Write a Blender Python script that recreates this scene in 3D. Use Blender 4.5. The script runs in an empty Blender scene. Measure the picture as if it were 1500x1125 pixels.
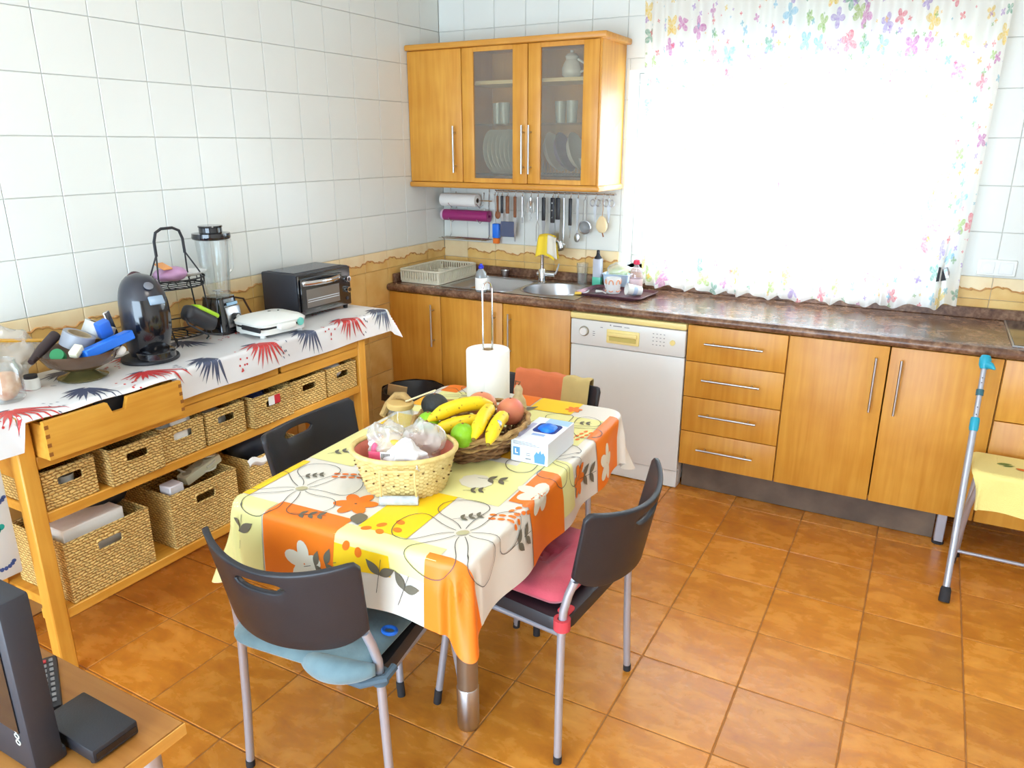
import bpy, bmesh, math, random
from math import sin, cos, pi, radians, sqrt, atan2
from mathutils import Vector, Matrix, noise

random.seed(7)
SC = bpy.context.scene
COL = SC.collection

# ------------------------------------------------------------------ camera
CAM_F, CAM_P = 1096.67, (2.6832, -3.9825, 1.6498)
YAW, PITCH = 0.5039, 0.3086
cd = bpy.data.cameras.new('camera')
cam = bpy.data.objects.new('camera', cd)
COL.objects.link(cam)
cd.sensor_fit = 'HORIZONTAL'
cd.sensor_width = 36.0
cd.lens = CAM_F / 1500 * 36.0
cd.clip_start = 0.05
fw = Vector((-sin(YAW) * cos(PITCH), cos(YAW) * cos(PITCH), -sin(PITCH)))
rt = Vector((cos(YAW), sin(YAW), 0))
upv = rt.cross(fw)
R = Matrix((rt, upv, -fw)).transposed()
cam.matrix_world = Matrix.Translation(CAM_P) @ R.to_4x4()
SC.camera = cam

# ------------------------------------------------------------------ world, sun, exposure
wd = bpy.data.worlds.new('overcast_bright_sky')
SC.world = wd
wd.use_nodes = True
bg = wd.node_tree.nodes['Background']
bg.inputs['Color'].default_value = (0.64, 0.82, 1.0, 1)
bg.inputs['Strength'].default_value = 11.4

sd = bpy.data.lights.new('sun', 'SUN')
sd.energy = 12.0
sd.angle = radians(2.0)
sd.color = (1.0, 0.96, 0.88)
sun = bpy.data.objects.new('sun', sd)
COL.objects.link(sun)
sdir = Vector((-0.68, -0.73, -0.47)).normalized()
sun.rotation_euler = sdir.to_track_quat('-Z', 'Y').to_euler()
sun.location = (6, 3, 4)

SC.view_settings.view_transform = 'Standard'
SC.view_settings.look = 'None'
SC.view_settings.exposure = 0.1
SC.view_settings.gamma = 1.0
SC.view_settings.use_curve_mapping = False


# ------------------------------------------------------------------ mesh helpers
class MB:
    """collects geometry for one mesh"""
    def __init__(self):
        self.v, self.f, self.m, self.cm = [], [], [], 0

    def mat(self, i):
        self.cm = i
        return self

    def add(self, vs, fs, M=None):
        n = len(self.v)
        if M is not None:
            self.v += [tuple(M @ Vector(p)) for p in vs]
        else:
            self.v += [tuple(p) for p in vs]
        self.f += [[i + n for i in f] for f in fs]
        self.m += [self.cm] * len(fs)
        return self

    def box(self, x0, x1, y0, y1, z0, z1, b=0.0, seg=1, M=None):
        if b <= 0:
            vs = [(x, y, z) for x in (x0, x1) for y in (y0, y1) for z in (z0, z1)]
            fs = [(0, 1, 3, 2), (4, 6, 7, 5), (0, 4, 5, 1), (2, 3, 7, 6), (0, 2, 6, 4), (1, 5, 7, 3)]
            return self.add(vs, fs, M)
        bm = bmesh.new()
        bmesh.ops.create_cube(bm, size=1)
        for v in bm.verts:
            v.co = Vector(((x0 + x1) / 2 + v.co.x * (x1 - x0), (y0 + y1) / 2 + v.co.y * (y1 - y0), (z0 + z1) / 2 + v.co.z * (z1 - z0)))
        b = min(b, 0.49 * min(abs(x1 - x0), abs(y1 - y0), abs(z1 - z0)))
        bmesh.ops.bevel(bm, geom=list(bm.edges), offset=b, segments=seg, affect='EDGES', profile=0.5)
        bm.verts.index_update()
        self.add([v.co[:] for v in bm.verts], [[v.index for v in f.verts] for f in bm.faces], M)
        bm.free()
        return self

    def cyl(self, p0, p1, r0, r1=None, n=14, cap=True):
        r1 = r0 if r1 is None else r1
        return self.tube([p0, p1], [r0, r1], n, cap=cap)

    def tube(self, pts, r, n=8, closed=False, cap=True, M=None):
        P = [Vector(p) for p in pts]
        k = len(P)
        rs = r if isinstance(r, (list, tuple)) else [r] * k
        T = []
        for i in range(k):
            a = P[(i - 1) % k] if (closed or i > 0) else P[i]
            b = P[(i + 1) % k] if (closed or i < k - 1) else P[i]
            d = b - a
            T.append(d.normalized() if d.length > 1e-9 else Vector((0, 0, 1)))
        u = T[0].orthogonal().normalized()
        vs, fs = [], []
        for i in range(k):
            u = (u - T[i] * u.dot(T[i]))
            u = u.normalized() if u.length > 1e-6 else T[i].orthogonal().normalized()
            w = T[i].cross(u)
            for j in range(n):
                a = 2 * pi * j / n
                vs.append(P[i] + (u * cos(a) + w * sin(a)) * rs[i])
        m = k if closed else k - 1
        for i in range(m):
            for j in range(n):
                a, b = i * n + j, i * n + (j + 1) % n
                i2 = (i + 1) % k
                fs.append((a, b, i2 * n + (j + 1) % n, i2 * n + j))
        if cap and not closed:
            fs.append(list(range(n))[::-1])
            fs.append([(k - 1) * n + j for j in range(n)])
        return self.add(vs, fs, M)

    def lathe(self, prof, n=24, M=None, closed=False):
        vs, fs, idx = [], [], []
        for r, z in prof:
            if r < 1e-6:
                idx.append([len(vs)] * n)
                vs.append((0, 0, z))
            else:
                idx.append(list(range(len(vs), len(vs) + n)))
                vs += [(r * cos(2 * pi * j / n), r * sin(2 * pi * j / n), z) for j in range(n)]
        k = len(prof)
        for i in range(k if closed else k - 1):
            A, B = idx[i], idx[(i + 1) % k]
            for j in range(n):
                q = []
                for t in (A[j], A[(j + 1) % n], B[(j + 1) % n], B[j]):
                    if t not in q:
                        q.append(t)
                if len(q) > 2:
                    fs.append(q)
        return self.add(vs, fs, M)

    def prism(self, poly, z0, z1, M=None):
        n = len(poly)
        vs = [(x, y, z0) for x, y in poly] + [(x, y, z1) for x, y in poly]
        fs = [list(range(n))[::-1], list(range(n, 2 * n))]
        fs += [(i, (i + 1) % n, n + (i + 1) % n, n + i) for i in range(n)]
        return self.add(vs, fs, M)

    def ell(self, c, rx, ry, rz, n=18, m=10, M=None, fn=None):
        prof = []
        vs, fs = [], []
        for i in range(m + 1):
            t = -pi / 2 + pi * i / m
            for j in range(n):
                a = 2 * pi * j / n
                p = Vector((rx * cos(t) * cos(a), ry * cos(t) * sin(a), rz * sin(t)))
                if fn:
                    p = fn(p)
                vs.append(p + Vector(c))
        for i in range(m):
            for j in range(n):
                fs.append((i * n + j, i * n + (j + 1) % n, (i + 1) * n + (j + 1) % n, (i + 1) * n + j))
        return self.add(vs, fs, M)

    def grid(self, fn, nu, nv, cu=False, cv=False, M=None):
        vs = []
        NU = nu if cu else nu + 1
        NV = nv if cv else nv + 1
        for i in range(NU):
            for j in range(NV):
                vs.append(fn(i / nu, j / nv))
        fs = []
        for i in range(nu):
            for j in range(nv):
                a, b = i % NU, (i + 1) % NU
                c, d = j % NV, (j + 1) % NV
                fs.append((a * NV + c, b * NV + c, b * NV + d, a * NV + d))
        return self.add(vs, fs, M)


def rrect(x0, x1, y0, y1, r, n=5):
    out = []
    for cx, cy, a0 in ((x1 - r, y1 - r, 0), (x0 + r, y1 - r, pi / 2), (x0 + r, y0 + r, pi), (x1 - r, y0 + r, 1.5 * pi)):
        for i in range(n + 1):
            a = a0 + pi / 2 * i / n
            out.append((cx + r * cos(a), cy + r * sin(a)))
    return out


def mesh_of(name, mb, mats, smooth=40, fix=True, weld=False):
    me = bpy.data.meshes.new(name)
    me.from_pydata([tuple(v) for v in mb.v], [], mb.f)
    for m in (mats if isinstance(mats, (list, tuple)) else [mats]):
        me.materials.append(m)
    me.polygons.foreach_set('material_index', mb.m)
    if fix or weld:
        bm = bmesh.new()
        bm.from_mesh(me)
        if weld:
            bmesh.ops.remove_doubles(bm, verts=bm.verts, dist=1e-5)
        bmesh.ops.recalc_face_normals(bm, faces=bm.faces)
        bm.to_mesh(me)
        bm.free()
    if smooth:
        me.polygons.foreach_set('use_smooth', [True] * len(me.polygons))
        me.set_sharp_from_angle(angle=radians(smooth))
    me.update()
    return me


def obj(name, mb, mats, parent=None, smooth=40, loc=None, rot=None, kind=None, fix=True, weld=False, label=None):
    o = bpy.data.objects.new(name, mesh_of(name, mb, mats, smooth, fix, weld) if isinstance(mb, MB) else mb)
    COL.objects.link(o)
    if parent:
        o.parent = parent
    if loc:
        o.location = loc
    if rot:
        o.rotation_euler = rot
    if kind:
        o['kind'] = kind
    if label:
        o['label'] = label
    return o


def tag(o, label, cat, group=None):
    o['label'] = label
    o['category'] = cat
    if group:
        o['group'] = group
    return o


def thing(name, label, cat, loc=(0, 0, 0), rz=0, group=None, rot=None):
    o = bpy.data.objects.new(name, None)
    o.empty_display_size = 0.05
    COL.objects.link(o)
    o.location = loc
    o.rotation_euler = rot if rot else (0, 0, rz)
    return tag(o, label, cat, group)


def struct(name, mb, mats, smooth=40, parent=None):
    return obj(name, mb, mats, parent, smooth, kind='structure')


def copy_tree(o, parent=None):
    c = o.copy()
    COL.objects.link(c)
    c.parent = parent
    for ch in list(o.children):
        copy_tree(ch, c)
    return c


def place(o, loc, rz, label=None, group=None):
    o.location = loc
    o.rotation_euler = (0, 0, rz)
    if label:
        o['label'] = label
    if group:
        o['group'] = group
    return o


# ------------------------------------------------------------------ materials
def lin(c):
    out = []
    for x in c[:3]:
        x = x / 255.0
        out.append(x / 12.92 if x <= 0.04045 else ((x + 0.055) / 1.055) ** 2.4)
    return (*out, 1.0)


def new_mat(name):
    m = bpy.data.materials.new(name)
    m.use_nodes = True
    nt = m.node_tree
    return m, nt, nt.nodes['Principled BSDF']


def nd(nt, kind, **kw):
    n = nt.nodes.new(kind)
    for k, v in kw.items():
        if k in n.inputs:
            n.inputs[k].default_value = v
        else:
            setattr(n, k, v)
    return n


def pm(name, col, rough=0.5, metal=0.0, spec=0.5, coat=0.0, var=0.0, vscale=6.0, stretch=(1, 1, 1), bump=0.0, bscale=80.0, col2=None, detail=3.0, sheen=0.0, rvar=0.0, sub=0.0):
    """plain procedural material: colour with noise variation and fine bump"""
    m, nt, b = new_mat(name)
    L = nt.links.new
    b.inputs['Base Color'].default_value = lin(col)
    b.inputs['Roughness'].default_value = rough
    b.inputs['Metallic'].default_value = metal
    b.inputs['Specular IOR Level'].default_value = spec
    b.inputs['Coat Weight'].default_value = coat
    b.inputs['Coat Roughness'].default_value = 0.1
    b.inputs['Sheen Weight'].default_value = sheen
    tc = nd(nt, 'ShaderNodeTexCoord')
    if var > 0 or col2:
        mp = nd(nt, 'ShaderNodeMapping')
        mp.inputs['Scale'].default_value = stretch
        L(tc.outputs['Object'], mp.inputs['Vector'])
        oi = nd(nt, 'ShaderNodeObjectInfo')
        nz = nd(nt, 'ShaderNodeTexNoise', noise_dimensions='4D')
        nz.inputs['Scale'].default_value = vscale
        nz.inputs['Detail'].default_value = detail
        mul = nd(nt, 'ShaderNodeMath', operation='MULTIPLY')
        mul.inputs[1].default_value = 37.0
        L(oi.outputs['Random'], mul.inputs[0])
        L(mul.outputs[0], nz.inputs['W'])
        L(mp.outputs['Vector'], nz.inputs['Vector'])
        rp = nd(nt, 'ShaderNodeValToRGB')
        c1 = lin(col)
        c2 = lin(col2) if col2 else tuple(max(0, x * (1 - var)) for x in c1[:3]) + (1,)
        rp.color_ramp.elements[0].position = 0.32
        rp.color_ramp.elements[1].position = 0.68
        rp.color_ramp.elements[0].color = c2
        rp.color_ramp.elements[1].color = c1
        L(nz.outputs['Fac'], rp.inputs['Fac'])
        L(rp.outputs['Color'], b.inputs['Base Color'])
        if rvar:
            mr = nd(nt, 'ShaderNodeMapRange')
            mr.inputs['To Min'].default_value = rough - rvar
            mr.inputs['To Max'].default_value = rough + rvar
            L(nz.outputs['Fac'], mr.inputs['Value'])
            L(mr.outputs[0], b.inputs['Roughness'])
    if bump > 0:
        n2 = nd(nt, 'ShaderNodeTexNoise')
        n2.inputs['Scale'].default_value = bscale
        n2.inputs['Detail'].default_value = 2
        L(tc.outputs['Object'], n2.inputs['Vector'])
        bp = nd(nt, 'ShaderNodeBump')
        bp.inputs['Strength'].default_value = bump
        bp.inputs['Distance'].default_value = 0.004
        L(n2.outputs['Fac'], bp.inputs['Height'])
        L(bp.outputs['Normal'], b.inputs['Normal'])
    return m


def wood(name, c1, c2, axis='z', rough=0.42, scale=9.0, coat=0.0):
    """fine wood grain stretched along an axis"""
    m, nt, b = new_mat(name)
    L = nt.links.new
    tc = nd(nt, 'ShaderNodeTexCoord')
    mp = nd(nt, 'ShaderNodeMapping')
    s = {'x': (0.06, 1, 1), 'y': (1, 0.06, 1), 'z': (1, 1, 0.06)}[axis]
    mp.inputs['Scale'].default_value = s
    L(tc.outputs['Object'], mp.inputs['Vector'])
    oi = nd(nt, 'ShaderNodeObjectInfo')
    mu = nd(nt, 'ShaderNodeMath', operation='MULTIPLY')
    mu.inputs[1].default_value = 23.0
    L(oi.outputs['Random'], mu.inputs[0])
    nz = nd(nt, 'ShaderNodeTexNoise', noise_dimensions='4D')
    nz.inputs['Scale'].default_value = scale * 6
    nz.inputs['Detail'].default_value = 4
    nz.inputs['Distortion'].default_value = 0.3
    L(mp.outputs[0], nz.inputs['Vector'])
    L(mu.outputs[0], nz.inputs['W'])
    n2 = nd(nt, 'ShaderNodeTexNoise', noise_dimensions='4D')
    n2.inputs['Scale'].default_value = scale * 0.7
    L(tc.outputs['Object'], n2.inputs['Vector'])
    L(mu.outputs[0], n2.inputs['W'])
    ad = nd(nt, 'ShaderNodeMix', data_type='FLOAT')
    ad.inputs[0].default_value = 0.45
    L(nz.outputs['Fac'], ad.inputs[2])
    L(n2.outputs['Fac'], ad.inputs[3])
    rp = nd(nt, 'ShaderNodeValToRGB')
    rp.color_ramp.elements[0].position = 0.36
    rp.color_ramp.elements[1].position = 0.64
    rp.color_ramp.elements[0].color = lin(c2)
    rp.color_ramp.elements[1].color = lin(c1)
    L(ad.outputs[0], rp.inputs['Fac'])
    L(rp.outputs['Color'], b.inputs['Base Color'])
    b.inputs['Roughness'].default_value = rough
    b.inputs['Coat Weight'].default_value = coat
    b.inputs['Coat Roughness'].default_value = 0.2
    return m


def clear(name, tint=(245, 250, 250), body=0.12, gloss=0.12, rough=0.03):
    """thin clear stuff: mostly see-through, a little body colour and a reflection"""
    m = bpy.data.materials.new(name)
    m.use_nodes = True
    nt = m.node_tree
    nt.nodes.clear()
    L = nt.links.new
    out = nd(nt, 'ShaderNodeOutputMaterial')
    tr = nd(nt, 'ShaderNodeBsdfTransparent')
    tr.inputs['Color'].default_value = lin(tint)
    df = nd(nt, 'ShaderNodeBsdfDiffuse')
    df.inputs['Color'].default_value = lin(tint)
    gl = nd(nt, 'ShaderNodeBsdfGlossy')
    gl.inputs['Roughness'].default_value = rough
    m1 = nd(nt, 'ShaderNodeMixShader')
    m1.inputs['Fac'].default_value = body
    L(tr.outputs[0], m1.inputs[1])
    L(df.outputs[0], m1.inputs[2])
    fr = nd(nt, 'ShaderNodeLayerWeight')
    fr.inputs['Blend'].default_value = 0.25
    mr = nd(nt, 'ShaderNodeMapRange')
    mr.inputs['To Min'].default_value = gloss * 0.4
    mr.inputs['To Max'].default_value = min(1, gloss * 5)
    L(fr.outputs['Facing'], mr.inputs['Value'])
    m2 = nd(nt, 'ShaderNodeMixShader')
    L(mr.outputs[0], m2.inputs['Fac'])
    L(m1.outputs[0], m2.inputs[1])
    L(gl.outputs[0], m2.inputs[2])
    L(m2.outputs[0], out.inputs['Surface'])
    return m


def weave(name, c1, c2, cm, bw=0.021, bh=0.0095, rough=0.7):
    """plaited strands on upright faces: staggered slanted cells with bump"""
    m, nt, b = new_mat(name)
    L = nt.links.new

    def mt(op, x, y=None, z=None):
        n = nd(nt, 'ShaderNodeMath', operation=op)
        for i, q in enumerate((x, y, z)):
            if q is None:
                continue
            if isinstance(q, (int, float)):
                n.inputs[i].default_value = q
            else:
                L(q, n.inputs[i])
        return n.outputs[0]
    tc = nd(nt, 'ShaderNodeTexCoord')
    nz = nd(nt, 'ShaderNodeTexNoise')
    nz.inputs['Scale'].default_value = 45
    L(tc.outputs['Object'], nz.inputs['Vector'])
    sx = nd(nt, 'ShaderNodeSeparateXYZ')
    L(tc.outputs['Object'], sx.inputs[0])
    wob = mt('MULTIPLY', mt('SUBTRACT', nz.outputs['Fac'], .5), .012)
    hor = mt('ADD', mt('ADD', sx.outputs[0], sx.outputs[1]), wob)
    ver = mt('ADD', sx.outputs[2], wob)
    r = mt('DIVIDE', ver, bh)
    fr = mt('FRACT', r)
    row = mt('FLOOR', r)
    xx = mt('ADD', mt('DIVIDE', hor, bw), mt('ADD', mt('MULTIPLY', row, .5), mt('MULTIPLY', fr, .2)))
    fx = mt('FRACT', xx)
    val = mt('MULTIPLY', mt('POWER', mt('SINE', mt('MULTIPLY', fx, 3.14159)), .5), mt('POWER', mt('SINE', mt('MULTIPLY', fr, 3.14159)), .6))
    rp = nd(nt, 'ShaderNodeValToRGB')
    e = rp.color_ramp.elements
    e[0].position, e[0].color = .05, lin(cm)
    e[1].position, e[1].color = .85, lin(c1)
    k = e.new(.38)
    k.color = lin(c2)
    L(val, rp.inputs['Fac'])
    hs = nd(nt, 'ShaderNodeHueSaturation')
    L(mt('MULTIPLY_ADD', nz.outputs['Fac'], .7, .65), hs.inputs['Value'])
    L(rp.outputs['Color'], hs.inputs['Color'])
    L(hs.outputs['Color'], b.inputs['Base Color'])
    b.inputs['Roughness'].default_value = rough
    bp = nd(nt, 'ShaderNodeBump')
    bp.inputs['Strength'].default_value = 0.9
    bp.inputs['Distance'].default_value = 0.005
    L(val, bp.inputs['Height'])
    L(bp.outputs['Normal'], b.inputs['Normal'])
    return m


M = {}
M['tile_white'] = pm('glazed_white_tile', (230, 231, 224), 0.28, var=0.035, vscale=3, bump=0.06, bscale=14)
M['grout_white'] = pm('pale_grout', (222, 221, 214), 0.9)
M['dado'] = pm('ochre_tile', (238, 200, 126), 0.35, col2=(222, 172, 92), vscale=9, detail=5, bump=0.08, bscale=20)
M['border_cream'] = pm('cream_border_tile', (244, 224, 182), 0.35, col2=(236, 208, 160), vscale=10)
M['border_wave'] = pm('terracotta_scroll', (216, 164, 96), 0.45, col2=(198, 134, 74), vscale=30)
M['plaster'] = pm('white_plaster', (236, 234, 226), 0.85, var=0.03)
M['wood_cab'] = wood('honey_maple_veneer', (222, 160, 64), (202, 134, 42), 'z', 0.38, 8)
M['wood_cab_x'] = wood('honey_maple_board', (218, 156, 64), (198, 130, 44), 'x', 0.4, 8)
M['wood_bench'] = wood('birch_lacquer', (232, 172, 70), (210, 142, 44), 'y', 0.4, 7)
M['wood_bench_z'] = wood('birch_lacquer_upright', (232, 172, 70), (208, 140, 44), 'z', 0.4, 7)
M['wood_stand'] = wood('brown_pine_top', (186, 128, 58), (160, 102, 40), 'x', 0.5, 8)
M['wood_in'] = pm('cabinet_interior', (236, 214, 166), 0.6)
M['dark_gap'] = pm('dark_recess', (52, 34, 20), 0.8)
M['steel'] = pm('brushed_steel', (190, 190, 192), 0.3, 1.0)
M['steel_matte'] = pm('grey_tube_metal', (186, 188, 198), 0.36, 0.55)
M['chrome'] = pm('chrome', (215, 216, 218), 0.12, 1.0)
M['table_leg'] = pm('satin_table_leg', (172, 164, 150), 0.35, 0.9)
M['black_pl'] = pm('charcoal_plastic', (40, 40, 45), 0.42, var=0.1, vscale=20, bump=0.08, bscale=300)
M['black_gloss'] = pm('glossy_black_plastic', (22, 22, 27), 0.12, coat=0.6)
M['black_matte'] = pm('matte_black', (34, 34, 38), 0.6)
M['black_soft'] = pm('dark_slate_plastic', (46, 47, 54), 0.45)
M['rubber'] = pm('dark_rubber', (40, 38, 40), 0.8)
M['white_pl'] = pm('white_plastic', (238, 238, 232), 0.35)
M['white_enamel'] = pm('white_enamel', (232, 232, 228), 0.3, var=0.02)
M['cream_pl'] = pm('aged_cream_plastic', (246, 226, 150), 0.4)
M['ceramic'] = pm('white_china', (240, 240, 238), 0.2)
M['ceramic_in'] = pm('grey_white_china', (238, 240, 236), 0.3)
M['paper'] = pm('white_paper', (248, 246, 240), 0.9, bump=0.15, bscale=160)
M['glass'] = clear('clear_glass', (250, 252, 252), 0.05, 0.10)
M['frosted'] = clear('frosted_glass', (240, 238, 230), 0.09, 0.04, 0.2)
M['window_glass'] = clear('window_glass', (250, 252, 255), 0.0, 0.03)
M['bag_clear'] = clear('cellophane', (246, 244, 238), 0.30, 0.16, 0.1)
M['bag_white'] = clear('thin_white_bag', (250, 248, 248), 0.72, 0.08, 0.2)
M['basket'] = weave('water_hyacinth_weave', (238, 204, 128), (214, 170, 92), (104, 66, 28))
M['blue'] = pm('bright_blue_plastic', (34, 118, 232), 0.4)
M['red'] = pm('red_plastic', (214, 48, 62), 0.4)
M['grey_btn'] = pm('grey_button', (150, 152, 156), .5)
M['brown'] = pm('brown_wood_handle', (150, 92, 54), 0.55, var=0.2, vscale=30)


def granite():
    m, nt, b = new_mat('brown_granite')
    L = nt.links.new
    tc = nd(nt, 'ShaderNodeTexCoord')
    n1 = nd(nt, 'ShaderNodeTexNoise')
    n1.inputs['Scale'].default_value = 9
    n1.inputs['Detail'].default_value = 8
    n1.inputs['Distortion'].default_value = 1.2
    n2 = nd(nt, 'ShaderNodeTexNoise')
    n2.inputs['Scale'].default_value = 70
    n2.inputs['Detail'].default_value = 4
    L(tc.outputs['Object'], n1.inputs['Vector'])
    L(tc.outputs['Object'], n2.inputs['Vector'])
    mx = nd(nt, 'ShaderNodeMix', data_type='FLOAT')
    mx.inputs[0].default_value = 0.4
    L(n1.outputs['Fac'], mx.inputs[2])
    L(n2.outputs['Fac'], mx.inputs[3])
    rp = nd(nt, 'ShaderNodeValToRGB')
    e = rp.color_ramp.elements
    e[0].position, e[0].color = 0.34, lin((74, 48, 38))
    e[1].position, e[1].color = 0.66, lin((158, 124, 98))
    k = e.new(0.5)
    k.color = lin((118, 84, 64))
    L(mx.outputs[0], rp.inputs['Fac'])
    L(rp.outputs['Color'], b.inputs['Base Color'])
    b.inputs['Roughness'].default_value = 0.24
    return m


M['granite'] = granite()
M['slate'] = pm('slate_kickboard', (120, 100, 82), 0.5, col2=(78, 64, 54), vscale=7, detail=8)


def floor_tile_mat():
    m, nt, b = new_mat('terracotta_floor_tile')
    L = nt.links.new
    tc = nd(nt, 'ShaderNodeTexCoord')
    oi = nd(nt, 'ShaderNodeObjectInfo')
    mu = nd(nt, 'ShaderNodeMath', operation='MULTIPLY')
    mu.inputs[1].default_value = 61.0
    L(oi.outputs['Random'], mu.inputs[0])
    nz = nd(nt, 'ShaderNodeTexNoise', noise_dimensions='4D')
    nz.inputs['Scale'].default_value = 7.5
    nz.inputs['Detail'].default_value = 7
    nz.inputs['Roughness'].default_value = 0.62
    nz.inputs['Distortion'].default_value = 0.5
    mp = nd(nt, 'ShaderNodeMapping')
    mp.inputs['Scale'].default_value = (1, 1.9, 1)
    L(tc.outputs['Object'], mp.inputs['Vector'])
    L(mp.outputs[0], nz.inputs['Vector'])
    L(mu.outputs[0], nz.inputs['W'])
    rp = nd(nt, 'ShaderNodeValToRGB')
    e = rp.color_ramp.elements
    e[0].position, e[0].color = 0.30, lin((186, 110, 38))
    e[1].position, e[1].color = 0.72, lin((232, 160, 70))
    k = e.new(0.5)
    k.color = lin((210, 134, 46))
    L(nz.outputs['Fac'], rp.inputs['Fac'])
    hs = nd(nt, 'ShaderNodeHueSaturation')
    mr = nd(nt, 'ShaderNodeMapRange')
    mr.inputs['To Min'].default_value = 0.9
    mr.inputs['To Max'].default_value = 1.08
    L(oi.outputs['Random'], mr.inputs['Value'])
    L(mr.outputs[0], hs.inputs['Value'])
    L(rp.outputs['Color'], hs.inputs['Color'])
    L(hs.outputs['Color'], b.inputs['Base Color'])
    r2 = nd(nt, 'ShaderNodeMapRange')
    r2.inputs['To Min'].default_value = 0.18
    r2.inputs['To Max'].default_value = 0.36
    L(nz.outputs['Fac'], r2.inputs['Value'])
    L(r2.outputs[0], b.inputs['Roughness'])
    bp = nd(nt, 'ShaderNodeBump')
    bp.inputs['Strength'].default_value = 0.12
    bp.inputs['Distance'].default_value = 0.004
    L(nz.outputs['Fac'], bp.inputs['Height'])
    L(bp.outputs['Normal'], b.inputs['Normal'])
    return m


M['floor_tile'] = floor_tile_mat()
M['floor_grout'] = pm('brown_floor_grout', (176, 118, 62), 0.9, var=0.2, vscale=12)


def curtain_mat():
    """thin white cotton printed with small pastel butterflies and flowers"""
    m = bpy.data.materials.new('printed_voile')
    m.use_nodes = True
    nt = m.node_tree
    nt.nodes.clear()
    L = nt.links.new
    out = nd(nt, 'ShaderNodeOutputMaterial')
    uv = nd(nt, 'ShaderNodeUVMap')
    cur = None
    base = nd(nt, 'ShaderNodeRGB')
    base.outputs[0].default_value = lin((252, 250, 244))
    cur = base.outputs[0]
    for scale, rad, seed, cols in ((9.0, 0.46, 0.0, [(214, 120, 190), (250, 214, 90), (120, 176, 150), (240, 120, 140), (150, 206, 232), (186, 160, 220), (176, 204, 110)]),
                                   (15.0, 0.26, 5.3, [(250, 200, 80), (240, 110, 120), (120, 190, 210), (190, 150, 215), (150, 190, 120)])):
        mp = nd(nt, 'ShaderNodeMapping')
        mp.inputs['Location'].default_value = (seed, seed * 0.7, 0)
        L(uv.outputs[0], mp.inputs['Vector'])
        vo = nd(nt, 'ShaderNodeTexVoronoi', voronoi_dimensions='2D', feature='F1')
        vo.inputs['Scale'].default_value = scale
        vo.inputs['Randomness'].default_value = 0.75
        L(mp.outputs[0], vo.inputs['Vector'])
        sub = nd(nt, 'ShaderNodeVectorMath', operation='SUBTRACT')
        sc = nd(nt, 'ShaderNodeVectorMath', operation='SCALE')
        sc.inputs['Scale'].default_value = 1.0
        L(mp.outputs[0], sc.inputs[0])
        L(sc.outputs[0], sub.inputs[0])
        L(vo.outputs['Position'], sub.inputs[1])
        sp = nd(nt, 'ShaderNodeSeparateXYZ')
        L(sub.outputs[0], sp.inputs[0])
        at = nd(nt, 'ShaderNodeMath', operation='ARCTAN2')
        L(sp.outputs[1], at.inputs[0])
        L(sp.outputs[0], at.inputs[1])
        sepc = nd(nt, 'ShaderNodeSeparateColor')
        L(vo.outputs['Color'], sepc.inputs[0])
        ph = nd(nt, 'ShaderNodeMath', operation='MULTIPLY_ADD')
        ph.inputs[1].default_value = 6.28
        L(sepc.outputs[1], ph.inputs[0])
        a2 = nd(nt, 'ShaderNodeMath', operation='MULTIPLY')
        a2.inputs[1].default_value = 2.0
        L(at.outputs[0], a2.inputs[0])
        L(a2.outputs[0], ph.inputs[2])
        cs = nd(nt, 'ShaderNodeMath', operation='COSINE')
        L(ph.outputs[0], cs.inputs[0])
        ab = nd(nt, 'ShaderNodeMath', operation='ABSOLUTE')
        L(cs.outputs[0], ab.inputs[0])
        rr = nd(nt, 'ShaderNodeMath', operation='MULTIPLY_ADD')
        rr.inputs[1].default_value = rad * 0.75
        rr.inputs[2].default_value = rad * 0.25
        L(ab.outputs[0], rr.inputs[0])
        rz = nd(nt, 'ShaderNodeMapRange')
        rz.inputs['To Min'].default_value = -0.05
        rz.inputs['To Max'].default_value = 1.15
        L(sepc.outputs[2], rz.inputs['Value'])
        r3 = nd(nt, 'ShaderNodeMath', operation='MULTIPLY')
        L(rr.outputs[0], r3.inputs[0])
        L(rz.outputs[0], r3.inputs[1])
        lt = nd(nt, 'ShaderNodeMath', operation='LESS_THAN')
        L(vo.outputs['Distance'], lt.inputs[0])
        L(r3.outputs[0], lt.inputs[1])
        ramp = nd(nt, 'ShaderNodeValToRGB')
        ramp.color_ramp.interpolation = 'CONSTANT'
        el = ramp.color_ramp.elements
        while len(el) < len(cols):
            el.new(0.5)
        for i, c in enumerate(cols):
            el[i].position = i / len(cols)
            el[i].color = lin(c)
        L(sepc.outputs[0], ramp.inputs['Fac'])
        nz = nd(nt, 'ShaderNodeTexNoise')
        nz.inputs['Scale'].default_value = 90
        L(uv.outputs[0], nz.inputs['Vector'])
        fm = nd(nt, 'ShaderNodeMath', operation='MULTIPLY')
        L(lt.outputs[0], fm.inputs[0])
        L(nz.outputs['Fac'], fm.inputs[1])
        f2 = nd(nt, 'ShaderNodeMath', operation='MULTIPLY')
        f2.inputs[1].default_value = 1.25
        f2.use_clamp = True
        L(fm.outputs[0], f2.inputs[0])
        mx = nd(nt, 'ShaderNodeMix', data_type='RGBA')
        L(f2.outputs[0], mx.inputs[0])
        L(cur, mx.inputs[6])
        L(ramp.outputs['Color'], mx.inputs[7])
        cur = mx.outputs[2]
    df = nd(nt, 'ShaderNodeBsdfDiffuse')
    tl = nd(nt, 'ShaderNodeBsdfTranslucent')
    tp = nd(nt, 'ShaderNodeBsdfTransparent')
    L(cur, df.inputs['Color'])
    L(cur, tl.inputs['Color'])
    L(cur, tp.inputs['Color'])
    m1 = nd(nt, 'ShaderNodeMixShader')
    m1.inputs[0].default_value = 0.42
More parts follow.
